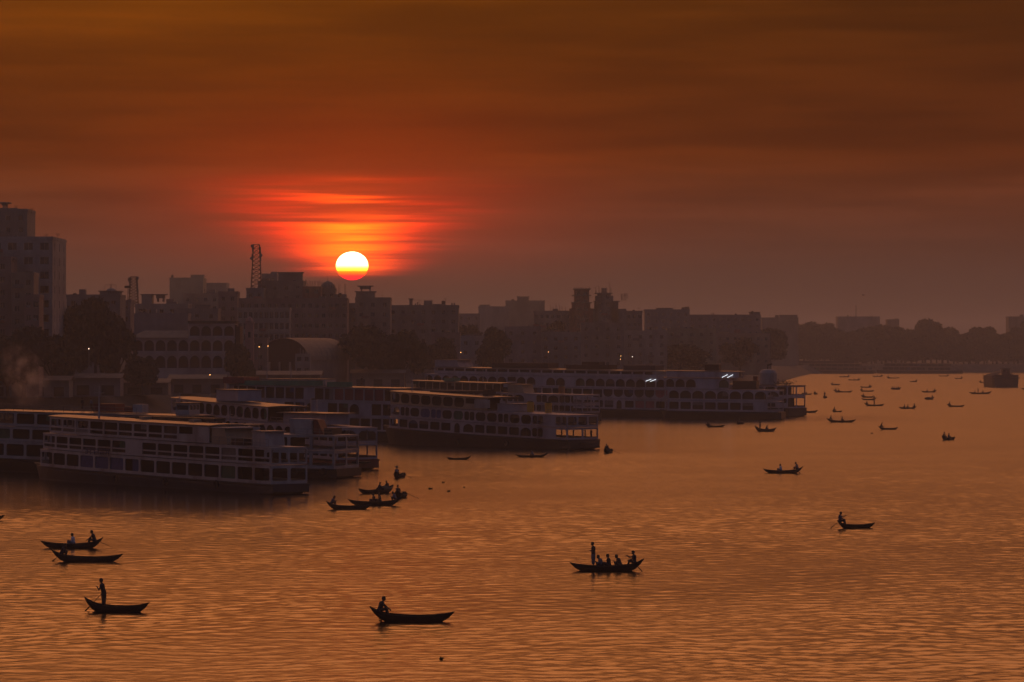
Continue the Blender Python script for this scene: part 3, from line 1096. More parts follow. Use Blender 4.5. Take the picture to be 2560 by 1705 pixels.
def building(label, px0, px1, ytop, d, m, depth=14, wins=None, ww=1.3, wh=1.4, fl=3.3, extras=(), name='building', gz=GZ, yaw=0.0, side=0, cat='building', parapet=True, band=True, wmin=None, group=None):
    a, b = at(px0, ytop, d), at(px1, ytop, d)
    w, h = b.x - a.x, a.z - gz
    r = thing(name, label, cat, (a.x, d, gz), yaw, group)
    nf = max(1, int(h / fl))
    cols = 0 if d >= 1880 else wins if wins is not None else max(1, int(w / 3.4))
    lo = 0 if wmin is None else wmin
    zs = [(round(h - (k + 1) * fl + fl * .30, 3), round(h - (k + 1) * fl + fl * .30 + wh, 3)) for k in range(nf - lo)]
    xs = grid_xs(w, cols, min(ww, w / cols * .7)) if cols else []
    if not cols:
        zs = []
    o = ob('facade', facade_mesh(w, h, xs, zs, m), r)
    for (x0, x1) in xs:
        for (z0, z1) in zs:
            window(o, x0, .19, z0, x1 - x0, z1 - z0)
    core = MB()
    core.quad((0, 0, h), (w, 0, h), (w, depth, h), (0, depth, h))
    core.quad((0, depth, 0), (w, depth, 0), (w, depth, h), (0, depth, h))
    core.quad((0, 0, 0), (0, depth, 0), (0, depth, h), (0, 0, h))
    if not side:
        core.quad((w, 0, 0), (w, depth, 0), (w, depth, h), (w, 0, h))
    core.build('wall', m, r)
    if side:
        sxs = grid_xs(depth, side, 1.0)
        so = ob('side_facade', facade_mesh(depth, h, sxs, zs, m), r, (w, 0, 0), (0, 0, math.pi / 2))
        for (x0, x1) in sxs:
            for (z0, z1) in zs:
                window(so, x0, .19, z0, x1 - x0, z1 - z0)
    if parapet:
        p = MB()
        t, ph = .25, .9
        p.box(-.12, w + .12, -.12, t, h + .002, h + ph).box(-.12, w + .12, depth - t, depth + .12, h + .002, h + ph)
        p.box(-.12, t, t, depth - t, h + .002, h + ph).box(w - t, w + .12, t, depth - t, h + .002, h + ph)
        p.build('parapet', m, r)
    if band:
        for k in range(1, min(nf, 6)):
            z = h - k * fl
            MB().box(-.06, w + .06, -.16, -.003, z - .12, z + .12).build('floor_band', m, r)
    clutter(r, w, h, depth, nf, fl, zs)
    for e in extras:
        roof_extra(r, a, w, h, depth, d, e, m, gz)
    return r


CRG = random.Random(77)
TANKM = mat('plastic_tank', (.02, .02, .022), .6, var=.2, scale=2.0)


def clutter(r, w, h, depth, nf, fl, zs):
    """tanks, huts, aerials and washing on the roof, balconies on the front"""
    g = CRG
    for k in range(int(w / 7) + g.randrange(2)):
        x = g.uniform(.6, max(.7, w - 1.8))
        y = g.uniform(1.2, 4.5)
        q = g.random()
        if q < .35:
            rr, hh = g.uniform(.45, .7), g.uniform(1.0, 1.5)
            zb = h + g.choice((.1, .1, 1.2))
            o = MB().lathe([(rr, 0), (rr, hh * .8), (rr * .6, hh * .95), (rr * .25, hh)], 10, c=(x, y, zb)).build('roof_tank', TANKM, r)
            if zb > h + .5:
                MB().box(x - rr, x + rr, y - rr, y + rr, h - .1, zb - .003).build('tank_stand', CONC, o)
        elif q < .6:
            ww, hh = g.uniform(1.4, 3.2), g.uniform(1.5, 2.6)
            MB().box(x, min(x + ww, w), y, y + 2.5, h - .1, h + hh).build('roof_hut', g.choice((CONC, BRICKM, TIN)), r)
        elif q < .85:
            mb = MB().bar((x, y, h - .1), (x, y, h + g.uniform(2, 4.2)), .05, .03, n=4)
            zt = h + g.uniform(1.6, 2.0)
            mb.bar((x - .6, y, zt), (x + .6, y, zt), .03, n=4)
            mb.build('aerial', RUST, r)
        else:
            for q2 in range(3):
                MB().box(x + q2 * .8, x + q2 * .8 + .35, y, y + .35, h - .1, h + g.uniform(.9, 2.0)).build('column_stub', CONC, r)
    for (z0, z1) in zs[:5]:
        if w > 5 and g.random() < .5:
            x = g.uniform(.3, w - 3.2)
            l = g.uniform(2.2, 2.9)
            o = MB().box(x, x + l, -1.0, -.17, z0 - .75, z0 - .6).build('balcony', CONC, r)
            MB().box(x, x + l, -1.0, -.94, z0 - .6, z0 + .25).build('balcony_rail', g.choice((FRAMEM, BRICKM, TIN)), o)
        if g.random() < .4:
            x = g.uniform(.3, max(.4, w - 1.2))
            MB().box(x, x + .85, -.55, -.17, z0 - .1, z0 + .5).build('cooler_box', STEEL, r)


def roof_extra(r, a, w, h, depth, d, e, m, gz):
    kind = e[0]

    def lx(px):
        return (px - 1280) / F * d - a.x

    def lz(py):
        return H + (HY - py) / F * d - gz
    if kind == 'box':                       # ('box', px0, px1, ytop, [material])
        x0, x1, z1 = lx(e[1]), lx(e[2]), lz(e[3])
        mm = e[4] if len(e) > 4 else m
        o = MB().box(x0, x1, 2.0, 8.0, h - .3, z1).build('stair_house', mm, r)
        MB().box(x0 - .4, x1 + .4, 1.6, 8.4, z1 + .003, z1 + .3).build('slab', CONC, o)
    elif kind == 'wing':                    # wider lower step of a tower, from the ground up
        x0, x1, z1 = lx(e[1]), lx(e[2]), lz(e[3])
        MB().box(x0, x1, .6, depth + 1.5, -.2, z1).build('lower_step', m, r)
    elif kind == 'ledge':                   # projecting slab or scaffold lip
        x0, x1, z1 = lx(e[1]), lx(e[2]), lz(e[3])
        MB().box(x0, x1, -.8, depth + .8, z1 - .2, z1 + .12).build('ledge', CONC, r)
    elif kind == 'cap':                     # raised tank on short legs under a slab
        x0, x1, z1 = lx(e[1]), lx(e[2]), lz(e[3])
        zb = lz(e[4])
        o = MB().box(x0, x1, 2.5, 6.5, zb + .9, z1).build('water_tank', CONC, r)
        lg = MB()
        for xx in (x0 + .3, x1 - .5):
            for yy in (2.6, 6.1):
                lg.box(xx, xx + .35, yy, yy + .35, zb - .3, zb + .9)
        lg.build('tank_legs', CONC, o)
        MB().box(x0 - .9, x1 + .9, 1.9, 7.1, z1 + .003, z1 + .28).build('slab', CONC, o)
    elif kind == 'rods':                    # reinforcement left standing: (.., px0, px1, ytop, n)
        rg = random.Random(int(e[1]))
        mb = MB()
        for k in range(e[4]):
            x = lx(e[1] + (e[2] - e[1]) * k / max(1, e[4] - 1)) + rg.uniform(-.2, .2)
            y = rg.uniform(1, 7)
            zt = lz(e[3]) - rg.uniform(0, .35) * (lz(e[3]) - h)
            mb.bar((x, y, h - .2), (x + rg.uniform(-.15, .15), y, zt), .09, .07, n=4)
            mb.bar((x + .35, y, h - .2), (x + .35 + rg.uniform(-.2, .2), y, zt - rg.uniform(0, .8)), .08, .06, n=4)
        tag(mb.build('reinforcing_rods', RUST, r), kind='stuff')
    elif kind == 'post':                    # concrete stub columns
        for k in range(e[4]):
            x = lx(e[1] + (e[2] - e[1]) * k / max(1, e[4] - 1))
            MB().box(x, x + .5, 2, 2.5, h - .2, lz(e[3])).build('column_stub', CONC, r)
    elif kind == 'ant':                     # antenna
        x, z1 = lx(e[1]), lz(e[2])
        mb = MB().bar((x, 3, h - .2), (x, 3, z1), .07, .04, n=5)
        for f in (.7, .82, .94):
            mb.bar((x - .7 * f, 3, h + (z1 - h) * f), (x + .7 * f, 3, h + (z1 - h) * f), .035, n=4)
        mb.build('antenna', RUST, r)
    elif kind == 'dome':
        x, rr, zb = lx(e[1]), e[2], h
        o = MB().lathe([(rr * .9, -.2), (rr * .95, rr * .4)] + [(rr * 1.05 * math.cos(t), rr * .4 + rr * 1.0 * math.sin(t)) for t in [k * math.pi / 14 for k in range(7)]] + [(.12, rr * 1.45)], 16, c=(x, 4, zb)).build('dome', m, r, smooth=False)
        MB().bar((x, 4, zb + rr * 1.4), (x, 4, zb + rr * 2.3), .1, .03, n=5).build('finial', RUST, o)
    elif kind == 'rail':
        mb = MB()
        x0, x1 = lx(e[1]), lx(e[2])
        n = max(2, int((x1 - x0) / 2))
        for k in range(n + 1):
            x = x0 + (x1 - x0) * k / n
            mb.bar((x, .3, h + .5), (x, .3, lz(e[3])), .05, n=4)
        mb.bar((x0, .3, lz(e[3])), (x1, .3, lz(e[3])), .05, n=4)
        mb.build('roof_rail', RUST, r)
    elif kind == 'banner':                  # ('banner', px0, px1, y0, y1, material)
        MB().box(lx(e[1]), lx(e[2]), -.22, -.17, lz(e[4]), lz(e[3])).build('banner', e[5], r)


def lattice_mast(label, px, ytop, ybase, d, wb, wt, dishes=True):
    p = at(px, ybase, d)
    hgt = (ybase - ytop) / F * d
    r = thing('radio_mast', label, 'mast', (p.x, d, p.z))
    mb = MB()
    n = 11
    for k in range(n):
        t0, t1 = k / n, (k + 1) / n
        w0, w1 = (wb + (wt - wb) * t0) / 2, (wb + (wt - wb) * t1) / 2
        z0, z1 = hgt * t0, hgt * t1
        c0 = [(-w0, -w0, z0), (w0, -w0, z0), (w0, w0, z0), (-w0, w0, z0)]
        c1 = [(-w1, -w1, z1), (w1, -w1, z1), (w1, w1, z1), (-w1, w1, z1)]
        for i in range(4):
            j = (i + 1) % 4
            mb.bar(c0[i], c1[i], .15, n=4)
            mb.bar(c0[i], c1[j], .075, n=4)
            mb.bar(c0[j], c1[i], .075, n=4)
            mb.bar(c1[i], c1[j], .075, n=4)
    mb.build('lattice', RUST, r)
    if dishes:
        rg = random.Random(int(px))
        for k in range(9):
            z = hgt * rg.uniform(.52, .98)
            s = rg.choice((-1, 1))
            w_ = (wb + (wt - wb) * z / hgt) / 2
            if k % 3:
                MB().box(s * w_ + (0 if s > 0 else -.45), s * w_ + (.45 if s > 0 else 0), -.2, .2, z - .9, z + .9).build('panel_antenna', STEEL, r)
            else:
                MB().lathe([(.05, -.15), (.45, 0), (.6, .12)], 10).build('dish', STEEL, r, (s * (w_ + .35), -.3, z), (math.pi / 2, 0, 0))
    return r


def town():
    W = wallmat
    # ---- far left
    t = building('tall pale block at the left edge with small dark windows and roof aerials', -70, 131, 600, 880, W(0), 27, wins=5, ww=2.3, wh=1.9, fl=3.7,
                 extras=(('ant', 112, 583), ('ant', 141, 582), ('rail', 90, 129, 594)), side=3, wmin=2)
    building('dark taller block rising behind the pale one at the left edge', -60, 68, 530, 940, W(1), 16, wins=4, extras=(('box', -30, 38, 522), ('cap', 0, 12, 507, 520), ('ant', 36, 512), ('ant', 75, 520)), wmin=6)
    building('narrow dark house in front of the pale block at the left edge', -60, 28, 650, 868, W(5), 10, wins=2, extras=(('box', -20, 30, 648),), wmin=2)
    building('brownish low house tucked against the foot of the pale block', 29, 84, 690, 862, W(2), 9, wins=2, wmin=2)
    building('reddish small house beside the pale block, lowest of three there', 62, 98, 745, 856, W(5), 8, wins=2, wmin=2)
    building('long flat-roofed block just right of the pale tower', 166, 300, 744, 985, W(6), 14, extras=(('box', 247, 297, 729), ('dome', 274, 2.0), ('ant', 192, 735), ('rail', 262, 290, 712)), wmin=5)
    building('small roofless block left of the low lattice mast', 278, 326, 757, 1010, W(3), 10, wins=2, wmin=4)
    building('twin-turreted block right of the low lattice mast', 338, 470, 766, 1120, W(4), 12, extras=(('box', 352, 378, 737), ('cap', 388, 408, 737, 752), ('rail', 415, 465, 762)), wmin=4)
    building('hazy slab tower with a higher right end', 424, 508, 698, 1900, W(7), 20, wins=6, extras=(('box', 476, 508, 688),), wmin=8, fl=3.5)
    building('hazy lower slab just right of the slab tower', 506, 566, 711, 1930, W(6), 20, wins=5, wmin=8)
    building('flat block with a ribbed roof box under the hazy slab tower', 458, 592, 739, 1350, W(2), 14, extras=(('rods', 502, 522, 722, 6),), wmin=5)
    building('dark stub tower left of the tall lattice mast', 546, 593, 735, 1150, W(5), 10, wins=2, wmin=5)
    building('dark low block with a tank house left of the arcaded house roof', 440, 545, 778, 1080, W(1), 10, extras=(('box', 490, 522, 764),), wmin=5)
    building('shallow low block behind the arcaded house at its left end', 330, 470, 790, 1060, W(3), 10, extras=(('box', 344, 352, 780),), wmin=6)
    # ---- centre mass
    building('stepped dark block under the tall lattice mast with a big roof room', 645, 758, 708, 1180, W(1), 16, extras=(('box', 695, 754, 682), ('rail', 650, 692, 704)), wmin=4)
    building('hazy square block directly behind the big roof room', 655, 692, 689, 1500, W(3), 12, wins=2, wmin=8)
    building('platform block carrying the tall lattice mast', 616, 658, 726, 1170, W(6), 10, wins=2, wmin=5)
    building('unfinished block bristling with rods left of the sun', 756, 802, 716, 1160, BRICKM, 12, wins=2, extras=(('rods', 762, 818, 697, 11),), wmin=5, parapet=False)
    building('low domed block below the sun', 800, 838, 727, 1170, W(2), 9, wins=2, extras=(('dome', 818, 2.4), ('rods', 828, 836, 706, 2)), wmin=5)
    building('small block with three thin rods below the sun', 836, 864, 742, 1170, W(3), 9, wins=2, extras=(('rods', 846, 860, 706, 2),), wmin=5)
    building('wide mid-rise under the sun with a long plain parapet', 598, 868, 752, 1130, W(5), 12, wins=16, extras=(('banner', 640, 646, 800, 835, BANNER), ('banner', 668, 690, 802, 830, BANNER)), wmin=2)
    building('white arcade storey with small dark arches below the wide mid-rise', 594, 724, 776, 1110, W(4), 8, wins=10, ww=1.7, wh=2.0, fl=3.6, wmin=3)
    building('block with a capped water tank just right of the sun', 888, 976, 750, 1160, W(2), 12, extras=(('box', 889, 936, 730), ('cap', 899, 926, 716, 729)), wmin=4)
    building('broad plain block right of the capped tank, railed at its right end', 970, 1146, 769, 1190, W(1), 16, extras=(('box', 1023, 1030, 748), ('rail', 1030, 1082, 750), ('box', 1084, 1108, 762), ('ant', 1113, 744), ('post', 1128, 1134, 757, 2)), wmin=3)
    building('flat roofed filler block between the domed one and the capped tank', 834, 900, 764, 1175, W(6), 10, wmin=4)
    # ---- right of centre, hazier
    building('faint low block right of the broad plain one', 1144, 1200, 788, 1750, W(3), 14, wmin=5)
    building('faint two-step block left of the hazy square-topped tower', 1196, 1272, 770, 1900, W(4), 14, extras=(('box', 1199, 1224, 763),), wmin=7)
    building('hazy wide tower with a square top', 1264, 1362, 755, 2000, W(2), 18, extras=(('box', 1293, 1322, 742), ('ant', 1352, 748)), wmin=8)
    building('broad dark block carrying two unfinished towers', 1334, 1606, 782, 1450, W(1), 20, wins=20, extras=(('rods', 1376, 1412, 756, 6), ('ant', 1598, 768)), wmin=2)
    building('left unfinished tower of the pair, scaffold lips at its sides', 1436, 1473, 724, 1446, BRICKM, 12, wins=2, extras=(('rods', 1437, 1472, 716, 12), ('ledge', 1430, 1478, 738), ('ledge', 1433, 1477, 722), ('wing', 1430, 1476, 756), ('wing', 1424, 1484, 771), ('ledge', 1428, 1480, 756)), wmin=5, parapet=False)
    building('right unfinished tower of the pair, with tall thin poles', 1494, 1527, 732, 1446, CONC, 12, wins=2, extras=(('rods', 1489, 1526, 712, 5), ('ledge', 1487, 1532, 733), ('wing', 1489, 1533, 739), ('wing', 1487, 1546, 755), ('ledge', 1485, 1550, 753), ('wing', 1482, 1566, 772), ('ant', 1524, 704), ('ant', 1562, 740), ('rods', 1553, 1568, 752, 5)), wmin=5, parapet=False)
    building('dim long block right of the unfinished pair', 1612, 1724, 778, 1650, W(6), 16, extras=(('box', 1642, 1682, 771),), wmin=4)
    building('dim lower block ending in a roof hut', 1722, 1902, 791, 1680, W(3), 16, extras=(('box', 1876, 1901, 781),), wmin=4)
    building('faint block in the haze past the roof hut', 1904, 1996, 797, 2250, W(1), 16, extras=(('box', 1950, 1994, 788),), wmin=6)
    building('faintest flat block above the far trees', 2094, 2200, 794, 2750, W(4), 16, wmin=8)
    building('faint small block above the far trees, beside the flat one', 2218, 2248, 801, 2760, W(2), 12, wins=2, wmin=8)
    building('faint dark block at the right edge over the trees', 2522, 2600, 794, 2650, W(1), 16, wmin=7)
    # ---- waterfront rows in the haze
    rg = random.Random(12)
    rows = [('waterfront house with a stained wall left of the big round tree gap', 1078, 1150, 838, 1130), ('low waterfront house under the faint two-step block', 1150, 1262, 846, 1170),
            ('waterfront house with reddish wall under the square-topped tower', 1262, 1352, 822, 1230), ('low wide waterfront house under the left unfinished tower', 1352, 1452, 836, 1240),
            ('waterfront house under the right unfinished tower', 1452, 1560, 812, 1300), ('long low waterfront house right of the unfinished pair', 1560, 1668, 832, 1330),
            ('dim waterfront house below the dim long block', 1668, 1790, 826, 1400), ('last dim waterfront house before the far trees', 1790, 1925, 838, 1520)]
    for i, (lab, a, b, y, d) in enumerate(rows):
        building(lab, a, b, y, d, W((i * 3 + 5) % 8), 10, extras=(('box', a + 12, a + 34, y - 8),) if i % 2 else (('rail', a + 5, b - 5, y - 5),), wmin=1, name='waterfront_house', cat='house')
    lattice_mast('tall lattice radio mast left of the sun hung with dishes', 641, 611, 726, 1172, 3.6, 2.0)
    lattice_mast('short lattice radio mast on the left skyline', 334, 691, 770, 1130, 3.3, 1.7)
    r = thing('floodlight_mast', 'thin floodlight pole beside the short lattice mast', 'mast', at(319, 775, 1000))
    MB().bar((0, 0, 0), (0, 0, 6.6), .1, .06, n=6).build('pole', RUST, r)
    MB().box(-.9, .9, -.3, .3, 6.4, 7.1).build('lamp_cluster', BLACK, r)
    r = thing('chimney', 'very faint thin chimney standing above the far trees', 'chimney', at(2140, 830, 5200))
    MB().bar((0, 0, 0), (0, 0, 40), 1.8, 1.1, n=10).build('shaft', CONC, r)
    MB().lathe([(1.4, 39.4), (1.4, 40.6)], 10).build('rim', CONC, r)

    # ---- arcaded house behind the ferries
    d = 965
    a = at(330, 926, d)
    k = d / F
    r = thing('arcaded_house', 'long arcaded house with two rows of arches and a hipped roof', 'building', (a.x, d, GZ))
    base = a.z - GZ
    m = mat('arcade_plaster', (.42, .35, .34), .85, var=.2, scale=.3, dirt=(.14, .11, .11))
    Wd = 272 * k
    MB().box(0, Wd, .02, 9, -.2, base).build('plinth', m, r)
    bay = 28.5 * k
    for j, (z0, hh, n0, n1, sty) in enumerate(((base, 41 * k, 0, 9, 'pointed'), (base + 44 * k, 35 * k, 0, 9, 'arch'), (base + 82 * k, 32 * k, 5, 9, 'arch'))):
        me = panel_mesh(bay, hh, [(sty, .22, bay - .22, hh * .14, hh * .90, .2)], m, .3)
        for i in range(n0, n1):
            ob('arcade_bay', me, r, (i * bay, .3, z0))
        x0 = n0 * bay
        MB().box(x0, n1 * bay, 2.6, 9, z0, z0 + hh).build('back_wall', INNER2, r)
        MB().box(x0 - .2, n1 * bay + .2, -.35, 9.1, z0 + hh + .004, z0 + hh + 3 * k - .004).build('cornice', m, r)
    zt = base + 82 * k
    hp = MB()
    x1 = 5 * bay - .1
    hp.rings([[(-.6, -.9, zt), (x1, -.9, zt), (x1, 9.4, zt), (-.6, 9.4, zt)], [(3.2, 3.8, zt + 2.0), (x1, 3.8, zt + 2.0), (x1, 4.6, zt + 2.0), (3.2, 4.6, zt + 2.0)]], close=True)
    hp.build('hipped_roof', TIN, r)
    MB().box(5 * bay - .3, 9 * bay + .6, -.5, 9.2, base + 117 * k, base + 124 * k).build('roof_slab', INNER2, r)
    MB().box(9 * bay, 9 * bay + 1.6, .0, 9, base, base + 110 * k).build('stair_bay', INNER2, r)

    p = at(622, 926, 960)
    r = thing('pink_tower', 'narrow pinkish pillar tower at the right end of the arcaded house', 'tower', (p.x, 962, GZ))
    hh = at(622, 806, 960).z - GZ
    pk = mat('pink_plaster', (.34, .20, .18), .85, var=.2, scale=.5, dirt=(.16, .09, .08))
    MB().box(-1.15, 1.15, 0, 2.3, 0, hh).build('shaft', pk, r)
    for z in (hh * .35, hh * .68, hh - .3):
        MB().box(-1.35, 1.35, -.2, 2.5, z, z + .35).build('moulding', pk, r)
    for z in (hh * .15, hh * .48, hh * .78):
        MB().box(-.35, .35, -.04, -.01, z, z + 1.6).build('niche_shade', INNER, r)  # flat plate on the shaft; the shade of a recess is its dark colour
    MB().lathe([(1.0, hh + .06), (1.1, hh + .4), (.7, hh + 1.2), (.1, hh + 1.7)], 12, c=(0, 1.15, 0)).build('cap', pk, r)

    # ---- barrel-vaulted hall
    d = 1030
    k = d / F
    p = at(648, 930, d)
    r = thing('vaulted_hall', 'hall with a wide curved sheet roof left of the big round tree', 'hall', (p.x, d, GZ), math.radians(-24))
    R = 8.2
    n = 16
    prof = [(R + (R + .25) * math.cos(math.pi * (1 - i / n)), 8.6 + 6.6 * math.sin(math.pi * i / n)) for i in range(n + 1)]
    for s_ in range(7):
        y0, y1 = s_ * 4.0, s_ * 4.0 + 3.96
        mb = MB()
        mb.rings([[(x, y0, z) for x, z in prof], [(x, y1, z) for x, z in prof], [(x, y1, z - .15) for x, z in prof], [(x, y0, z - .15) for x, z in prof]])
        mb.rings([[(x, y0, z - .15) for x, z in prof], [(x, y0, z) for x, z in prof]])
        mb.build('roof_sheet', TIN, r)
    g = MB()
    for i in range(n):
        (xa, za), (xb, zb) = prof[i], prof[i + 1]
        g.quad((xa, .6, 0), (xb, .6, 0), (xb, .6, zb - .16), (xa, .6, za - .16))
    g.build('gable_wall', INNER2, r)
    MB().box(.3, .6, .6, 27, 0, 8.5).box(2 * R - .6, 2 * R - .3, .6, 27, 0, 8.5).build('side_wall', wallmat(1), r)
    for x in (3, 6.5, 10, 13.2):
        MB().box(x, x + .5, .2, .55, 0, 8.0).build('pillar', wallmat(4), r)
    building('tiny pale hut in front of the vaulted hall', 738, 776, 884, 1000, W(4), 4, wins=2, parapet=False, name='hut', cat='hut')
    building('small gabled store between the arcaded house and the vaulted hall', 633, 668, 850, 1005, W(5), 6, wins=1, parapet=False, name='store', cat='hut', extras=(('box', 634, 667, 846, TIN),))

    # ---- low terminal sheds behind the near ferries
    for i, (lab, a, b, y, d, mm) in enumerate((('long dark wharf shed at the left edge behind the ferries', -80, 172, 952, 862, W(6)), ('wharf shed with a pale sloping roof behind the mast of the lettered ferry', 176, 300, 946, 880, W(3)),
                                               ('dark wharf shed under the left end of the arcaded house', 304, 420, 958, 905, W(1)), ('wharf shed below the arcaded house, right of the dark one', 424, 560, 948, 930, W(5)),
                                               ('wharf shed in front of the vaulted hall', 600, 800, 938, 985, W(1)), ('small wharf shed in front of the big round tree', 880, 1010, 934, 1040, W(2)))):
        A, B = at(a, y, d), at(b, y, d)
        w, zt = B.x - A.x, A.z - GZ
        r = thing('wharf_shed', lab, 'shed', (A.x, d, GZ))
        MB().box(0, w, .4, 8, -.3, zt).build('wall', mm, r)
        rf = MB()
        rf.rings([[(-.6, -.7, zt + .02), (w + .6, -.7, zt + .02), (w + .6, -.7, zt + .17), (-.6, -.7, zt + .17)], [(-.6, 4.2, zt + 1.1), (w + .6, 4.2, zt + 1.1), (w + .6, 4.2, zt + 1.25), (-.6, 4.2, zt + 1.25)],
                  [(-.6, 8.8, zt + .02), (w + .6, 8.8, zt + .02), (w + .6, 8.8, zt + .17), (-.6, 8.8, zt + .17)]], close=True)
        rf.build('roof', TIN, r)
        nd = max(2, int(w / 4.5))
        for q in range(nd):
            x = (q + .25) * w / nd
            MB().box(x, x + w / nd * .5, .3, .397, 0, min(2.6, zt * .6)).build('door', INNER, r)


town()


# ------------------------------------------------------------------ trees
LEAFS = [mat('foliage_dark', (.035, .042, .022), .8, var=.5, scale=.6), mat('foliage_olive', (.055, .055, .03), .8, var=.5, scale=.6), mat('foliage_warm', (.05, .045, .03), .8, var=.5, scale=.6)]
BARK = mat('bark', (.06, .045, .035), .9, var=.4, scale=2.0)


def tree_proto(seed, wide=1.0, leaves=5200, leaf=.46, low=-.75):
    """unit-ish tree: height about 10, crown radius about 4.6*wide"""
    rg = np.random.default_rng(seed)
    tr = MB()
    tr.bar((0, 0, -.5), (.1, .05, 3.0), .42, .30, n=8)
    tips = []
    for k in range(7):
        a = k * 2.4 + rg.uniform(-.4, .4)
        rr = rg.uniform(1.4, 3.0) * wide
        p0 = (.1, .05, 2.4 + .2 * k)
        p1 = (rr * .5 * math.cos(a), rr * .5 * math.sin(a), 4.2 + .25 * k)
        p2 = (rr * math.cos(a), rr * math.sin(a), 5.6 + .35 * k)
        tr.bar(p0, p1, .2, .13, n=6)
        tr.bar(p1, p2, .13, .05, n=5)
        tips.append(p2)
    cl = []
    for p in tips:
        cl.append((np.array(p), rg.uniform(1.3, 1.9)))
    for k in range(24):
        a, e = rg.uniform(0, 6.28), rg.uniform(low, 1.4)
        cl.append((np.array([3.5 * wide * math.cos(a) * math.cos(e), 3.5 * wide * math.sin(a) * math.cos(e), 5.9 + 3.2 * math.sin(e)]), rg.uniform(.9, 1.7)))
    vs, fs = [], []
    per = leaves // len(cl)
    for c, r in cl:
        d = rg.normal(size=(per, 3))
        d /= np.linalg.norm(d, axis=1)[:, None]
        p = c + d * (r * rg.uniform(.55, 1.12, per) ** .6)[:, None] * np.array([1.15, 1.15, .85])
        u = rg.normal(size=(per, 3))
        u /= np.linalg.norm(u, axis=1)[:, None]
        v = np.cross(u, rg.normal(size=(per, 3)))
        v /= np.linalg.norm(v, axis=1)[:, None] + 1e-6
        s = leaf * rg.uniform(.6, 1.3, per)[:, None]
        i = len(vs) * 4
        q = np.stack([p - u * s, p + v * s * .55, p + u * s, p - v * s * .55], 1)
        for row in q:
            b = len(fs) * 4
            vs.append(row)
            fs.append((b, b + 1, b + 2, b + 3))
    me = bpy.data.meshes.new('crown')
    me.from_pydata(np.concatenate(vs).tolist(), [], fs)
    me.materials.append(LEAFS[seed % 3])
    return tr.mesh('trunk', BARK, True), me


TREES = [tree_proto(1, 1.0), tree_proto(2, 1.25), tree_proto(4, .85), tree_proto(9, 1.1), tree_proto(15, 1.2, 4200, .5, -1.5)]


def tree(label, px, ytop, d, pw, k=0, rz=0.0, group=None, gz=GZ):
    """tree whose top shows at ytop and whose crown is pw photo pixels wide"""
    top = at(px, ytop, d)
    hgt = top.z - gz
    sx = pw / F * d / 9.4 / (1.0, 1.25, .85, 1.1, 1.2)[k]
    r = thing('tree', label, 'tree', (top.x, d, gz), rz, group, (sx, sx, hgt / 10.1))
    ob('trunk', TREES[k][0], r)
    ob('crown', TREES[k][1], r)
    return r


def trees():
    T = [('big round dark tree in the centre right of the vaulted hall', 925, 817, 1046, 165, 1), ('second dome of the big dark tree clump, on its right', 1010, 830, 1052, 120, 3),
         ('broad dark tree at the foot of the pale left tower', 60, 820, 846, 170, 1), ('dark tree at the left edge in front of the houses', -10, 834, 842, 150, 3),
         ('dark tree right of the pale tower, nearest it', 175, 762, 905, 130, 0), ('tall dark tree left of the arcaded house', 240, 748, 912, 150, 1),
         ('dark tree touching the left end of the arcaded house', 292, 806, 920, 105, 3), ('low dark tree in front of the arcaded house arches', 352, 892, 900, 90, 0),
         ('low bushy tree between the pale tower and arcaded house', 130, 842, 880, 120, 3), ('spreading dark tree low behind the smoke', 20, 900, 846, 150, 1),
         ('small dark tree before the pink tower', 592, 858, 948, 60, 2), ('slim cypress-like tree below the pink tower', 625, 900, 944, 26, 2),
         ('hazy tree right of the broad plain block', 1170, 812, 1330, 80, 0), ('hazy tree between two waterfront houses, under the faint blocks', 1236, 822, 1160, 90, 3),
         ('hazy low tree right of the big round tree', 1105, 846, 1110, 90, 1),
         ('hazy round tree before the broad dark block', 1390, 806, 1400, 80, 3),
         ('dim low tree under the dim long block', 1700, 862, 1385, 150, 3),
         ('dim waterfront tree under the roof hut', 1850, 846, 1500, 110, 1), ('dim tall tree right of the roof hut', 1925, 820, 1800, 90, 0)]
    for i, (lab, px, y, d, pw, k) in enumerate(T):
        tree(lab, px, y, d, pw, k, i * 1.7, gz=GZ)
    rg = random.Random(3)
    x = 1935
    i = 0
    while x < 2640:
        y = 815 + 12 * math.sin(x / 47.0) + 9 * math.sin(x / 21.0 + 1) + rg.uniform(-5, 9) + max(0, (x - 2300)) * .02
        if 1990 < x < 2010 or 2245 < x < 2265:
            y += 12
        tree('hazy tree in the wooded line along the far bank', x, y, rg.uniform(2510, 2640), rg.uniform(62, 100), rg.randrange(4), rg.uniform(0, 6), 'trees along the far bank', gz=GZ)
        tree('hazy tree in the wooded line along the far bank', x + 15, y + rg.uniform(26, 42), rg.uniform(2496, 2506), rg.uniform(60, 90), 4, rg.uniform(0, 6), 'trees along the far bank', gz=GZ)
        x += rg.uniform(20, 30)
        i += 1


trees()


# ------------------------------------------------------------------ street lamps that are lit
def lamp(label, px, py, d, m=LANE, hgt=6.0, s=.18):
    p = at(px, py, d)
    r = thing('street_lamp', label, 'lamp', (p.x, d, p.z - hgt))
    MB().bar((0, .3, 0), (0, .3, hgt + .2), .09, .06, n=6).bar((0, .3, hgt + .2), (0, 0, hgt + .25), .05, n=5).build('pole', STEEL, r)
    MB().lathe([(.02, -s), (s * .8, -s * .6), (s, 0), (s * .8, s * .6), (.02, s)], 10, c=(0, 0, hgt)).build('bulb', m, r, smooth=True)
    return r


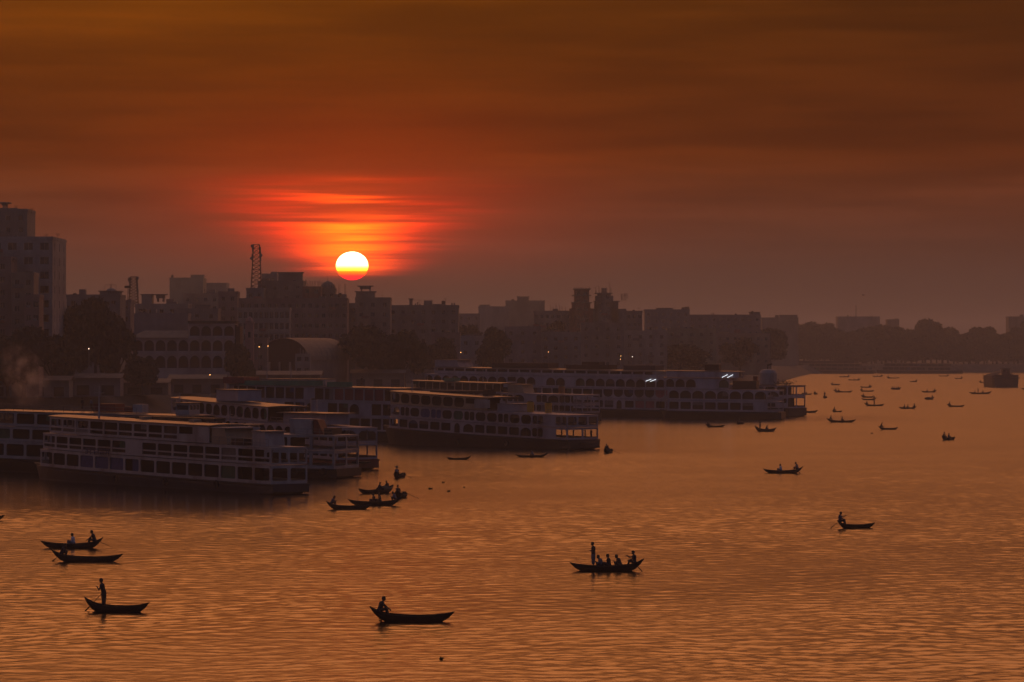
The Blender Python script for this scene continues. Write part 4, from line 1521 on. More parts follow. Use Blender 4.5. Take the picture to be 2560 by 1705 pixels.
for q in (('white lamp glowing among the dark trees left of the arcaded house', 222, 872, 838, LAMW), ('warm lamp glowing below the arcaded house', 525, 937, 900, LANE),
          ('warm lamp between the pink tower and the vaulted hall', 648, 867, 955, LANE), ('dim pale lamp just right of the warm one by the vaulted hall', 670, 865, 985, LANE),
          ('warm lamp in the haze above the longest ferry, left end', 1152, 881, 1080, LANE), ('warm lamp in the haze, above the middle of the longest ferry', 1371, 880, 1150, LANE),
          ('upper of two orange lamps above the pale arched ferry', 1552, 890, 1180, LANE), ('lower of two orange lamps above the pale arched ferry', 1551, 898, 1170, LANE), ('whitish lamp right of the two orange ones', 1581, 892, 1190, LAMW)):
    lamp(q[0], q[1], q[2], q[3], q[4], s=.10 if 'dim' in q[0] or 'lower' in q[0] else .11)


# ------------------------------------------------------------------ smoke drifting up at the left
def smoke():
    p = at(72, 962, 700)
    mb = MB()
    n = 14
    rings = []
    for k in range(11):
        t = k / 10
        rr = (.9 + 4.2 * math.sin(math.pi * min(1, t * .8 + .12)) ** .8) * (1 if k < 10 else .3)
        cx = -3.2 * t * t + .6 * math.sin(5 * t)
        rings.append([(cx + rr * math.cos(2 * math.pi * q / n), rr * .7 * math.sin(2 * math.pi * q / n), -5.0 + 14.0 * t) for q in range(n)])
    mb.rings(rings, close=True)
    m = bpy.data.materials.new('smoke')
    m.use_nodes = True
    m.node_tree.nodes.clear()
    nt = NT(m.node_tree)
    o_ = nt.n('ShaderNodeOutputMaterial')
    pv_ = nt.n('ShaderNodeVolumePrincipled')
    tc = nt.n('ShaderNodeTexCoord')
    g = nt.noise(tc.outputs['Object'], .42, 4.0, .6)
    nd = nt.n('ShaderNodeSeparateXYZ')
    nt.link(tc.outputs['Generated'], nd.inputs[0])

    def bump(s_):
        q_ = nt.m('SUBTRACT', s_, .5)
        return nt.m('SUBTRACT', 1.0, nt.m('MULTIPLY', nt.m('MULTIPLY', q_, q_), 4.0), clamp=True)
    dens = nt.m('MULTIPLY', nt.smooth(g, .42, .75, 0.0, .22), nt.m('MULTIPLY', bump(nd.outputs[0]), bump(nd.outputs[2])))
    nt.link(dens, pv_.inputs['Density'])
    pv_.inputs['Color'].default_value = (.85, .82, .85, 1)
    pv_.inputs['Anisotropy'].default_value = .4
    nt.link(pv_.outputs[0], o_.inputs['Volume'])
    me = mb.mesh('smoke', m, True)
    tag(ob('smoke', me, None, p), 'pale smoke drifting up behind the ferries at the left edge', 'smoke', kind='stuff')


smoke()


# ------------------------------------------------------------------ birds
def bird(label, px, py, d, rz, s=1.0):
    p = at(px, py, d)
    r = thing('bird', label, 'bird', p, rz, None, s)
    dk = mat('bird_dark', (.02, .018, .018), .8)
    MB().rings([[(x, rr * math.cos(a), rr * math.sin(a)) for a in [k * math.pi / 4 for k in range(8)]] for x, rr in ((-.28, .01), (-.15, .05), (0, .075), (.14, .06), (.2, .045), (.27, .01))], close=True).build('body', dk, r)
    for sg in (1, -1):
        w = MB()
        w.rings([[(.10, 0, .03), (-.08, 0, .03), (-.08, 0, .015), (.10, 0, .015)], [(.13, sg * .28, .16), (-.03, sg * .28, .16), (-.03, sg * .28, .15), (.13, sg * .28, .15)],
                 [(.02, sg * .58, .10), (-.02, sg * .58, .10), (-.02, sg * .58, .095), (.02, sg * .58, .095)]], close=True)
        w.build('wing', dk, r)
    return r


bird('lone small bird in the sky above the far trees', 2158, 738, 700, .6, 1.0)
bird('small bird high at the left, upper of two', 250, 196, 520, 2.4, .55)
bird('small bird high at the left, lower of two', 238, 258, 540, 2.0, .55)

# ------------------------------------------------------------------ people
SKIN = mat('skin', (.16, .085, .055), .6, var=.1, scale=4.0)
HAIR = mat('hair', (.012, .010, .010), .6, var=.1, scale=8.0)
CLOTH = {'dark': mat('cloth_dark', (.035, .03, .035), .9, var=.2, scale=6.0), 'blue': mat('cloth_blue', (.05, .06, .11), .9, var=.2, scale=6.0),
         'white': mat('cloth_white', (.55, .55, .62), .9, var=.1, scale=6.0), 'grey': mat('cloth_grey', (.16, .16, .19), .9, var=.2, scale=6.0),
         'red': mat('cloth_red', (.14, .03, .03), .9, var=.2, scale=6.0), 'check': mat('cloth_brown', (.09, .06, .045), .9, var=.3, scale=8.0)}
POSE = {}


def capsule(mb, p, q, r0, r1, n=10):
    p, q = Vector(p), Vector(q)
    ax = q - p
    L = ax.length
    ax = ax.normalized() if L > 1e-6 else Vector((0, 0, 1))
    u = ax.orthogonal().normalized()
    w = ax.cross(u)
    rings = []
    for k in range(9):
        if k <= 4:
            a = -math.pi / 2 + k * math.pi / 8 * .98 + .02
            c, r = p + ax * (r0 * math.sin(a)), r0 * math.cos(a)
        else:
            a = (k - 4) * math.pi / 8 * .98
            c, r = q + ax * (r1 * math.sin(a)), r1 * math.cos(a)
        if k == 4:
            c, r = p, r0
            rings.append([c + u * (r * math.cos(2 * math.pi * i / n)) + w * (r * math.sin(2 * math.pi * i / n)) for i in range(n)])
            c, r = q, r1
        rings.append([c + u * (max(r, .002) * math.cos(2 * math.pi * i / n)) + w * (max(r, .002) * math.sin(2 * math.pi * i / n)) for i in range(n)])
    mb.rings(rings, close=True)


def pose_caps(kind):
    """capsules (p, q, r0, r1, material) of a body facing +x; seat or feet at z = 0. 0 skin 1 shirt 2 lungi 3 hair"""
    C = []

    def c(p, q, r0, r1, m):
        C.append((p, q, r0, r1, m))

    def head(x, y, z):
        c((x, y, z - .03), (x + .005, y, z + .03), .088, .095, 0)
        c((x - .02, y, z + .045), (x + .015, y, z + .06), .098, .092, 3)
        c((x - .05, y, z + .0), (x - .04, y, z + .05), .07, .07, 3)
        c((x + .09, y, z + .01), (x + .108, y, z - .02), .012, .018, 0)
        c((x + .075, y, z - .07), (x + .06, y, z - .085), .03, .03, 0)
        for s in (1, -1):
            c((x, y + s * .093, z + .015), (x - .005, y + s * .095, z - .02), .018, .014, 0)
            c((x + .082, y + s * .035, z + .015), (x + .084, y + s * .036, z + .015), .016, .016, 0)

    def hand(p, d, s):
        p, d = Vector(p), Vector(d).normalized()
        side = d.cross(Vector((0, 0, 1)))
        side = side.normalized() if side.length > .01 else Vector((0, 1, 0))
        dn = side.cross(d).normalized() * -1
        c(p, p + d * .05, .030, .034, 0)
        for i, l in enumerate((.055, .068, .064, .048)):
            b = p + d * .06 + side * ((i - 1.5) * .021)
            e = b + d * l * .6 + dn * .012
            c(b, e, .0115, .0105, 0)
            c(e, e + d * l * .35 + dn * .03, .0105, .009, 0)
        t = p + d * .02 + side * (s * .03)
        c(t, t + side * (s * .03) + d * .035, .013, .011, 0)
        c(t + side * (s * .03) + d * .035, t + side * (s * .032) + d * .062 + dn * .01, .011, .009, 0)

    def arm(sh, el, wr, s, short=True):
        c(sh, el, .055, .045, 1)
        c(el, wr, .041, .029, 0 if short else 1)
        hand(wr, Vector(wr) - Vector(el), s)

    def torso(p, q, neck, hd):
        p, q = Vector(p), Vector(q)
        c(p, p.lerp(q, .45), .140, .135, 1)
        c(p.lerp(q, .45), q, .135, .150, 1)
        for s in (1, -1):
            c(q + Vector((0, s * .06, .02)), q + Vector((0, s * .165, .015)), .10, .068, 1)
            c(p + Vector((0, s * .05, 0)), q + Vector((0, s * .07, -.08)), .11, .11, 1)
        c(q + Vector((0, 0, .06)), neck, .065, .052, 0)
        head(*hd)

    if kind == 'sit':
        torso((0, 0, .12), (.05, 0, .46), (.075, 0, .62), (.10, 0, .73))
        c((-.02, -.07, .08), (-.02, .07, .08), .14, .14, 2)
        for s in (1, -1):
            c((0, s * .09, .10), (.40, s * .13, .24), .095, .075, 2)
            c((.40, s * .13, .24), (.36, s * .12, -.16), .072, .06, 2)
            c((.36, s * .12, -.16), (.36, s * .12, -.24), .045, .042, 0)
            c((.34, s * .12, -.26), (.50, s * .13, -.275), .042, .032, 0)
            arm((.05, s * .20, .47), (.14, s * .25, .24), (.34, s * .15, .31), s)
    elif kind == 'hunch':
        torso((0, 0, .12), (.14, 0, .43), (.22, 0, .57), (.27, 0, .66))
        c((-.02, -.07, .08), (-.02, .07, .08), .14, .14, 2)
        for s in (1, -1):
            c((0, s * .09, .10), (.36, s * .14, .26), .095, .078, 2)
            c((.36, s * .14, .26), (.28, s * .12, -.14), .075, .06, 2)
            c((.27, s * .12, -.18), (.43, s * .13, -.20), .042, .032, 0)
            arm((.14, s * .20, .43), (.30, s * .25, .24), (.42, s * .10, .33), s)
    elif kind == 'row':
        torso((0, 0, .12), (.13, 0, .47), (.20, 0, .63), (.24, 0, .735))
        c((-.02, -.07, .08), (-.02, .07, .08), .145, .145, 2)
        for s in (1, -1):
            c((0, s * .09, .10), (.38, s * .16, .20), .10, .078, 2)
            c((.38, s * .16, .20), (.48, s * .14, -.16), .074, .06, 2)
            c((.48, s * .14, -.18), (.62, s * .14, -.20), .042, .032, 0)
            arm((.14, s * .20, .47), (.36, s * .20, .30), (.56, s * .09, .16), s)
    elif kind == 'rowhigh':
        torso((0, 0, .12), (.02, 0, .48), (.05, 0, .64), (.09, 0, .745))
        c((-.02, -.07, .08), (-.02, .07, .08), .145, .145, 2)
        for s in (1, -1):
            c((0, s * .09, .10), (.36, s * .15, .18), .10, .078, 2)
            c((.36, s * .15, .18), (.46, s * .14, -.16), .074, .06, 2)
            c((.46, s * .14, -.18), (.60, s * .14, -.20), .042, .032, 0)
        arm((.02, .20, .48), (.27, .22, .47), (.50, .08, .52), 1)
        arm((.02, -.20, .48), (.20, -.22, .28), (.40, -.08, .25), -1)
    else:
        lean = .10 if kind == 'pole' else .0
        hip, chest = (0, 0, .90), (lean, 0, 1.28)
        torso(hip, chest, (lean + .03, 0, 1.45), (lean + .055, 0, 1.56))
        # wrapped cloth from waist to calf, then feet
        c((0, 0, .92), (.0, 0, .62), .145, .15, 2)
        for s in (1, -1):
            c((0, s * .06, .80), (.0, s * .07, .28), .115, .095, 2)
            c((0, s * .07, .30), (.0, s * .075, .06), .052, .042, 0)
            c((-.02, s * .08, .04), (.15, s * .10, .03), .042, .034, 0)
        c((0, -.03, .55), (0, .03, .30), .13, .12, 2)
        if kind == 'stand':
            for s in (1, -1):
                arm((.0, s * .20, 1.28), (.02, s * .235, 1.0), (.10, s * .17, .80), s)
        elif kind == 'fold':
            for s in (1, -1):
                arm((.0, s * .20, 1.28), (.06, s * .25, 1.03), (.20, s * .03, 1.12), s)
        else:
            arm((lean, .20, 1.28), (.22, .26, 1.06), (.34, .16, 1.20), 1)
            arm((lean, -.20, 1.28), (.05, -.27, 1.02), (.16, -.20, .80), -1)
    return C


def pose_mesh(kind):
    if kind in POSE:
        return POSE[kind]
    caps = pose_caps(kind)
    mb = MB()
    for p, q, r0, r1, m in caps:
        capsule(mb, p, q, r0, r1)
    me = mb.mesh('raw', SKIN)
    o = bpy.data.objects.new('raw', me)
    COL.objects.link(o)
    md = o.modifiers.new('r', 'REMESH')
    md.mode = 'VOXEL'
    md.voxel_size = .0125
    sm = o.modifiers.new('s', 'SMOOTH')
    sm.factor, sm.iterations = .5, 2
    dc = o.modifiers.new('d', 'DECIMATE')
    dc.ratio = .22
    dg = bpy.context.evaluated_depsgraph_get()
    body = bpy.data.meshes.new_from_object(o.evaluated_get(dg))
    body.name = 'body_' + kind
    bpy.data.objects.remove(o)
    P = np.array([f.center for f in body.polygons])
    best = np.full(len(P), 9.0)
    tagi = np.zeros(len(P), np.int32)
    for p, q, r0, r1, m in caps:
        p, q = np.array(p), np.array(q)
        ax = q - p
        t = np.clip(((P - p) @ ax) / max(1e-9, ax @ ax), 0, 1)
        dd = np.linalg.norm(P - (p + t[:, None] * ax), axis=1) - (r0 + (r1 - r0) * t)
        w = dd < best
        best[w] = dd[w]
        tagi[w] = m
    body.materials.clear()
    for m in (SKIN, CLOTH['dark'], CLOTH['check'], HAIR):
        body.materials.append(m)
    body.polygons.foreach_set('material_index', tagi)
    body.polygons.foreach_set('use_smooth', np.ones(len(P), bool))
    POSE[kind] = body
    return body


def person(label, pose, loc, rz, shirt='dark', lungi='check', hat=None, sc=1.0):
    o = ob('person', pose_mesh(pose), None, loc, (0, 0, rz), sc)
    for i, m in ((1, CLOTH[shirt]), (2, CLOTH[lungi])):
        o.material_slots[i].link = 'OBJECT'
        o.material_slots[i].material = m
    tag(o, label, 'person', 'people on the boats')
    if hat:
        MB().lathe([(.27, 0), (.16, .10), (.02, .22)], 14, c=(.10, 0, .79)).build('hat', mat('straw', (.20, .14, .08), .9), o)
    return o


# ------------------------------------------------------------------ wooden boats
WOOD = mat('tarred_wood', (.022, .015, .012), .75, var=.4, scale=2.5, dirt=(.02, .016, .014))
WOOD2 = mat('worn_plank', (.05, .034, .025), .8, var=.35, scale=3.0)
BL = 5.6
_t = [0, .05, .12, .20, .32, .46, .60, .74, .86, .94, 1.0]
_zs = [1.12, .93, .72, .58, .49, .44, .43, .46, .55, .64, .74]
_zb = [1.06, .60, .16, -.10, -.16, -.18, -.18, -.15, -.02, .30, .70]
_hb = [.04, .20, .34, .45, .54, .58, .57, .50, .36, .20, .03]


def interp(t, ys):
    return float(np.interp(t, _t, ys))


def hull_meshes(beam):
    rings = []
    for t, zs, zb, hb in zip(_t, _zs, _zb, _hb):
        x, b = t * BL, hb * beam
        th = min(.035, b * .6)
        zi = min(zs - .02, max(zb + .07, .06 if zs > .2 else zb + .05))
        hgt = zs - zb
        rings.append([(x, b, zs), (x, b * .93, zb + hgt * .55), (x, b * .62, zb + hgt * .15), (x, 0, zb), (x, -b * .62, zb + hgt * .15), (x, -b * .93, zb + hgt * .55), (x, -b, zs),
                      (x, -(b - th), zs), (x, -(b * .93 - th), max(zi, zb + hgt * .55)), (x, -max(.005, b * .6 - th), max(zi, zb + hgt * .2)), (x, 0, zi), (x, max(.005, b * .6 - th), max(zi, zb + hgt * .2)), (x, b * .93 - th, max(zi, zb + hgt * .55)), (x, b - th, zs)])
    hull = MB().rings(rings, close=True).mesh('hull', WOOD)
    gun = {}
    for sg in (1, -1):
        mb = MB()
        for i in range(len(_t) - 1):
            mb.bar((_t[i] * BL, sg * _hb[i] * beam, _zs[i]), (_t[i + 1] * BL, sg * _hb[i + 1] * beam, _zs[i + 1]), .035, n=6)
        gun[sg] = mb.mesh('gunwale', WOOD2)
    thw = []
    for t in (.30, .48, .66, .80):
        b = interp(t, _hb) * beam * .97
        thw.append((t, MB().box(-.13, .13, -b, b, -.02, .02).mesh('thwart', WOOD2)))
    pl = MB().rings([[(x, -interp(x / BL, _hb) * beam * .9, interp(x / BL, _zs) - .16), (x, interp(x / BL, _hb) * beam * .9, interp(x / BL, _zs) - .16),
                      (x, interp(x / BL, _hb) * beam * .9, interp(x / BL, _zs) - .12), (x, -interp(x / BL, _hb) * beam * .9, interp(x / BL, _zs) - .12)] for x in (.30, .6, 1.05)], close=True).mesh('stern_seat', WOOD2)
    fl = MB()
    fl.rings([[(x, -interp(x / BL, _hb) * beam * .62, .10), (x, interp(x / BL, _hb) * beam * .62, .10), (x, interp(x / BL, _hb) * beam * .62, .13), (x, -interp(x / BL, _hb) * beam * .62, .13)] for x in (1.1, 2.0, 3.0, 4.0, 4.7)], close=True)
    return hull, gun, thw, pl, fl.mesh('floor_boards', WOOD2)


HM = {}
OAR = None


def oar(label, M, p, q):
    """paddle from grip p to blade tip q, in boat coordinates, its own thing"""
    p, q = M @ Vector(p), M @ Vector(q)
    d = (q - p)
    L = d.length
    r = thing('oar', label, 'oar', p)
    r.rotation_mode = 'QUATERNION'
    r.rotation_quaternion = d.to_track_quat('X', 'Z')
    r['group'] = 'oars of the small boats'
    MB().bar((0, 0, 0), (L - .5, 0, 0), .026, .022, n=6).build('shaft', WOOD2, r)
    b = MB()
    b.rings([[(L - .55, -.03, -.012), (L - .55, .03, -.012), (L - .55, .03, .012), (L - .55, -.03, .012)], [(L - .35, -.09, -.012), (L - .35, .09, -.012), (L - .35, .09, .012), (L - .35, -.09, .012)],
             [(L, -.11, -.008), (L, .11, -.008), (L, .11, .008), (L, -.11, .008)]], close=True)
    b.build('blade', WOOD2, r)
    return r


def boat(label, ref, ps, pb, yw, yaw=0.0, beam=1.0, crew=(), L=None, oars=(), canopy=None, zs=1.0, trim=0.0):
    """boat seen from stern column ps to bow column pb with its waterline at row yw"""
    d = wd(yw)
    xs, xb = (ps - 1280) / F * d, (pb - 1280) / F * d
    sg = 1 if xb >= xs else -1
    if L is None:
        L = abs(xb - xs) / math.cos(yaw)
        dirv = Vector((sg * math.cos(yaw), math.sin(yaw), 0))
        org = Vector((xs, d - L * math.sin(yaw) / 2, 0))
    else:
        dirv = Vector((sg * math.cos(yaw), math.sin(yaw), 0))
        org = Vector(((xs + xb) / 2, d, 0)) - dirv * (L / 2)
    rz = math.atan2(dirv.y, dirv.x)
    s = L / BL
    zs *= .86
    key = round(beam / s ** .5, 1)
    if key not in HM:
        HM[key] = hull_meshes(key)
    hull, gun, thw, pl, fl = HM[key]
    r = thing('rowing_boat', label, 'boat', org, rz, 'small wooden boats on the river', (s, s ** .5, s ** .5 * zs))
    h = ob('hull', hull, r)
    ob('gunwale', gun[1], h)
    ob('gunwale', gun[-1], h)
    for t, me in thw:
        ob('thwart', me, r, (t * BL, 0, interp(t, _zs) - .09))
    ob('stern_seat', pl, r)
    ob('floor_boards', fl, r)
    zk = s ** .5 * zs
    if canopy:
        x0, x1, hc, m = canopy
        b = interp((x0 + x1) / 2, _hb) * key * .98
        mb = MB()
        rings = []
        for k in range(6):
            x = (x0 + (x1 - x0) * k / 5) * BL
            q_ = .82 + .18 * math.sin(math.pi * k / 5)
            rings.append([(x, b * math.cos(a), .50 + hc * q_ * math.sin(a)) for a in [math.pi * i / 10 for i in range(11)]])
        mb.rings(rings, cap=False)
        mb.rings([[(p[0], p[1] * .95, .5 + (p[2] - .5) * .94) for p in rr] for rr in rings], cap=False)
        mb.build('canopy', m, r)
    M = Matrix.LocRotScale(org, Matrix.Rotation(rz, 3, 'Z').to_quaternion(), Vector((s, s ** .5, s ** .5 * zs)))
    for (pose, t, dy, fc, shirt, lungi, lab) in crew:
        if pose in ('stand', 'pole', 'fold'):
            z = (interp(t, _zs) - (.12 if pose == 'fold' else .24)) * zk
        elif t < .2:
            z = (interp(t, _zs) - .05) * zk
        else:
            z = (interp(t, _zs) - .07) * zk
        w = M @ Vector((t * BL, 0, 0))
        lft = Vector((-dirv.y, dirv.x, 0))
        person(lab + ' ' + ref, pose, (w.x + lft.x * dy, w.y + lft.y * dy, z), rz + fc, shirt, lungi, hat=(shirt == 'grey' and 'hatted' in lab), sc=1.2)
    for (lab, p, q) in oars:
        oar(lab + ' ' + ref, M, p, q)
    return r


PI = math.pi


def boats():
    R, D, Bu, Wh, G, Rd, Ck = 'row', 'dark', 'blue', 'white', 'grey', 'red', 'check'
    B = boat
    # ---- foreground
    B('dark rowing boat of the left pair, the farther one, bow to the left', 'in the farther boat of the left pair', 258, 101, 1370, .05, 1.0,
      [('row', .13, 0, 0, D, D, 'rower bending forward at the right-hand stern'), ('sit', .47, .05, 0, Wh, G, 'passenger in a white shirt seated midway')], oars=[('oar angled back at the stern', (.95, -.25, .95), (-.75, -.55, .06))])
    B('dark rowing boat of the left pair, the nearer one, bow to the right', 'in the nearer boat of the left pair', 128, 308, 1404, -.05, 1.05,
      [('hunch', .14, 0, 0, D, D, 'hunched rower at the left-hand stern'), ], oars=[('short oar dipping behind the stern', (.9, .2, .85), (-.1, .75, -.05))])
    B('dark rowing boat at lower left carrying one standing man', 'of the lower left boat', 210, 374, 1529, -.12, 1.05,
      [('pole', .30, 0, PI, D, D, 'standing man leaning on an oar near the stern')], oars=[('long oar held by the standing man', (1.45, .16, 1.40), (-.12, .62, -.05))], zs=1.12)
    B('dark rowing boat nearest the camera, low at centre, bow to the right', 'of the boat nearest the camera', 924, 1136, 1553, -.06, 1.05,
      [('row', .115, 0, 0, D, D, 'lone rower reaching forward at the high stern')], oars=[('oar lying across the stern', (1.15, .12, .82), (.55, 1.25, .05))])
    B('dark passenger boat at lower centre right carrying five people', 'of the five-person boat', 1610, 1425, 1427, .06, 1.05,
      [('rowhigh', .13, 0, 0, D, D, 'rower with raised arms at the stern'), ('hunch', .32, 0, 0, D, Ck, 'hunched passenger closest to the rower'), ('sit', .47, .05, 0, D, D, 'veiled passenger seated in the middle'),
       ('hunch', .565, -.05, 0, G, D, 'small passenger just behind the standing man'), ('fold', .685, 0, 0, D, G, 'standing man in a pale wrap near the bow')],
      oars=[('oar gripped high by the rower', (1.30, .05, 1.45), (.1, .55, -.05))])
    B('dark rowing boat at the right with a rower standing in the stern', 'of the right-hand boat', 2092, 2188, 1320, .18, 1.05,
      [('rowhigh', .07, 0, 0, Bu, D, 'upright rower in blue-grey shirt at the stern')], oars=[('long oar trailing behind the upright rower', (1.25, -.05, 1.75), (-1.2, -.35, -.05))])
    B('dark rowing boat right of centre with a rower and one pale passenger', 'of the boat right of centre', 2007, 1908, 1183, .08, 1.0,
      [('row', .13, 0, 0, G, D, 'rower bent at the right-hand stern'), ('sit', .55, 0, 0, Wh, G, 'pale passenger seated midway')], oars=[('oar tucked at the stern', (1.1, .1, .85), (.4, .9, .0))])
    # ---- cluster by the near sterns
    B('empty-looking dark boat of the cluster, farthest left, bow to the right', 'of the leftmost boat in the cluster', 815, 930, 1273, -.05, 1.0,
      [('hunch', .12, 0, 0, Bu, D, 'crouched figure in blue at the left-hand stern')])
    B('dark boat of the cluster with two passengers side by side', 'of the two-passenger boat in the cluster', 1004, 870, 1263, .06, 1.0,
      [('sit', .40, 0, 0, D, D, 'right-hand one of two seated passengers'), ('sit', .51, 0, 0, D, Ck, 'left-hand one of two seated passengers'), ('hunch', .11, 0, 0, G, D, 'rower in a grey shirt at the stern')])
    B('wide covered boat of the cluster with a rounded mat canopy', 'of the covered boat in the cluster', 972, 908, 1233, -.75, 1.55,
      [('sit', .42, .1, PI, D, D, 'man perched upright midway'), ('hunch', .14, 0, 0, D, D, 'second man low behind the canopy')], L=5.6, canopy=(.16, .38, .55, mat('bamboo_mat', (.10, .075, .05), .9)))
    B('end-on dark boat of the cluster whose rower wears a pointed hat', 'of the farther end-on boat in the cluster', 984, 1015, 1194, 1.38, 1.1,
      [('row', .13, 0, 0, G, D, 'hatted rower facing the camera side')], L=5.4, oars=[('oar slanting right into the water', (1.05, -.3, 1.0), (.5, -2.3, .0))])
    B('end-on dark boat of the cluster with a bare-headed rower', 'of the nearer end-on boat in the cluster', 984, 1020, 1244, 1.42, 1.15,
      [('rowhigh', .13, 0, 0, D, D, 'bare-headed rower')], L=5.4, oars=[('oar slanting far right', (1.0, -.3, 1.05), (.3, -2.7, .0))])
    B('bow of a dark boat entering at the left edge', 'at the left edge', -110, 12, 1302, .0, 1.0, [('hunch', .14, 0, 0, D, D, 'rower mostly out of frame')])
    # ---- beside the ferries
    B('low empty boat lying off the hull of the cream-topped ferry, left', 'off the cream-topped ferry', 1178, 1115, 1149, .06, 1.0, zs=.8)
    B('low dark boat lying off the hull of the cream-topped ferry, right', 'off the cream-topped ferry', 1370, 1288, 1143, .05, 1.0, [('hunch', .45, 0, 0, G, D, 'pale hunched figure beside the hull in the low boat')], zs=.8)
    B('end-on boat just right of the open stern of the cream-topped ferry', 'of the boat by the open ferry stern', 1508, 1534, 1132, 1.35, 1.1,
      [('row', .14, 0, 0, D, D, 'rower silhouetted at the stern'), ('hunch', .45, .1, 0, Rd, D, 'reddish passenger')], L=5.6, oars=[('thin oar reaching right', (1.1, -.3, .9), (.5, -2.5, .0))])
    B('rowing boat below the pale arched ferry, stern at left', 'of the boat below the pale arched ferry', 1763, 1812, 1068, -.08, 1.0, [('row', .13, 0, 0, D, D, 'rower at the stern')])
    B('tiny end-on boat close under the pale arched ferry hull', 'of the tiny end-on boat', 1840, 1861, 1060, 1.2, 1.1, [('hunch', .3, 0, 0, D, D, 'hunched figure')], L=4.6)
    B('broad boat with high sides below the last ferry of the row', 'of the broad high-sided boat', 1887, 1940, 1079, -.35, 1.5, [('stand', .25, 0, 0, D, D, 'standing man'), ('hunch', .52, 0, 0, D, D, 'sitting man')], zs=1.45)
    B('boat nosing out from behind the stern of the last ferry', 'of the boat behind the last ferry', 1992, 2045, 1032, .02, 1.2, zs=1.2)
    B('end-on boat just right of the last ferry, left of two there', 'of the left end-on boat past the last ferry', 2033, 2045, 986, 1.3, 1.1, [('row', .2, 0, 0, D, D, 'rower')], L=5.0)
    B('end-on boat right of the last ferry, right of two there', 'of the right end-on boat past the last ferry', 2054, 2072, 995, 1.35, 1.2, [('stand', .25, 0, 0, D, D, 'upright rower')], L=5.6)
    B('small boat half hidden by the last ferry', 'of the half-hidden boat', 2006, 2028, 987, .6, 1.2, [('hunch', .4, 0, 0, D, D, 'hunched figure')], L=5.0)
    # ---- open water at the right
    B('long boat with a curved stern at left, midstream, one passenger amidships', 'of the long midstream boat', 2066, 2140, 1056, -.06, 1.0, [('row', .12, 0, 0, D, D, 'rower arching at the stern'), ('sit', .52, 0, 0, D, D, 'lone passenger')])
    B('boat with a lone bent rower, midstream right of the long boat', 'of the lone-rower midstream boat', 2196, 2245, 1074, -.06, 1.0, [('row', .12, 0, 0, D, D, 'bent rower')])
    B('squat broad boat with bluish load, right of midstream', 'of the squat boat', 2354, 2388, 1100, .45, 1.6, [('rowhigh', .14, 0, 0, D, D, 'rower'), ('sit', .5, 0, 0, Bu, D, 'bluish passenger')], zs=1.35)
    B('small boat with an upright rower above the long midstream boat', 'of the small boat above the long one', 2080, 2106, 1030, -.2, 1.0, [('row', .16, 0, 0, D, D, 'rower')], oars=[('short oar', (1.1, .1, .9), (.3, .9, 0))])
    B('lowest boat in the stack of four with a standing figure', 'of the lowest stacked boat', 2160, 2211, 1015, -.05, 1.0, [('row', .11, 0, 0, D, D, 'rower at the left-hand stern'), ('stand', .5, 0, 0, D, D, 'standing figure')])
    B('second boat up in the stack of four, stern at right', 'of the second stacked boat', 2192, 2153, 1000, .06, 1.0, [('row', .13, 0, 0, D, D, 'rower at the right-hand stern')])
    B('third boat up in the stack of four, short, stern at left', 'of the third stacked boat', 2159, 2178, 994, -.7, 1.1, [('row', .15, 0, 0, D, D, 'rower')], L=5.6)
    B('boat above the stacked ones, curved stern at left', 'of the curved boat above the stack', 2149, 2186, 979, -.05, 1.0, [('row', .12, 0, 0, D, D, 'rower')])
    B('tiny boat just above the curved one, figure at right', 'of the tiny boat above the curved one', 2173, 2157, 969, .5, 1.1, [('row', .15, 0, 0, D, D, 'rower')], L=6.0)
    B('long boat with two figures at its left stern and a double bow', 'of the double-bowed boat', 2083, 2132, 981, -.05, 1.1, [('row', .11, 0, 0, D, D, 'rower'), ('sit', .26, 0, 0, D, D, 'passenger close to the rower')])
    B('boat above the double-bowed one with a heaped load', 'of the heaped boat', 2076, 2101, 963, -.1, 1.2, [('row', .14, 0, 0, D, D, 'rower')], canopy=(.35, .8, .35, WOOD2))
    B('crowded boat end-on with a row of passengers', 'of the crowded boat', 2252, 2227, 974, .5, 1.6, [('sit', .2, .2, 0, D, D, 'first figure from the right'), ('sit', .4, -.2, 0, D, D, 'second figure from the right'), ('sit', .6, .2, 0, D, D, 'third figure from the right'), ('sit', .78, 0, 0, D, D, 'leftmost figure')], zs=1.3)
    B('boat with two passengers and a tall rower at its right stern, midstream', 'of the two-passenger midstream boat', 2292, 2247, 1022, .06, 1.0, [('rowhigh', .12, 0, 0, D, D, 'rower'), ('sit', .48, 0, 0, D, D, 'passenger nearer the rower'), ('sit', .66, 0, 0, D, D, 'passenger farther from the rower')])
    B('boat with a low bow and a rower at its left stern, right of midstream', 'of the low-bowed boat', 2367, 2412, 1017, -.06, 1.0, [('row', .12, 0, 0, D, D, 'rower')])
    B('boxy loaded boat with a figure at its right end', 'of the boxy loaded boat', 2335, 2311, 999, .3, 1.5, [('row', .13, 0, 0, D, D, 'figure')], canopy=(.3, .85, .5, WOOD), zs=1.3)
    B('boat with one passenger and a rower at its right stern, above the boxy one', 'of the boat above the boxy one', 2342, 2303, 981, .05, 1.0, [('row', .12, 0, 0, D, D, 'rower'), ('sit', .6, 0, 0, D, D, 'passenger')])
    B('flat boat carrying three figures near the bulky cargo vessel', 'of the flat boat by the cargo vessel', 2480, 2422, 985, .03, 1.0, [('sit', .72, 0, 0, D, D, 'leftmost figure'), ('stand', .6, 0, 0, D, D, 'upright middle figure'), ('rowhigh', .38, 0, 0, D, D, 'right-hand figure')])
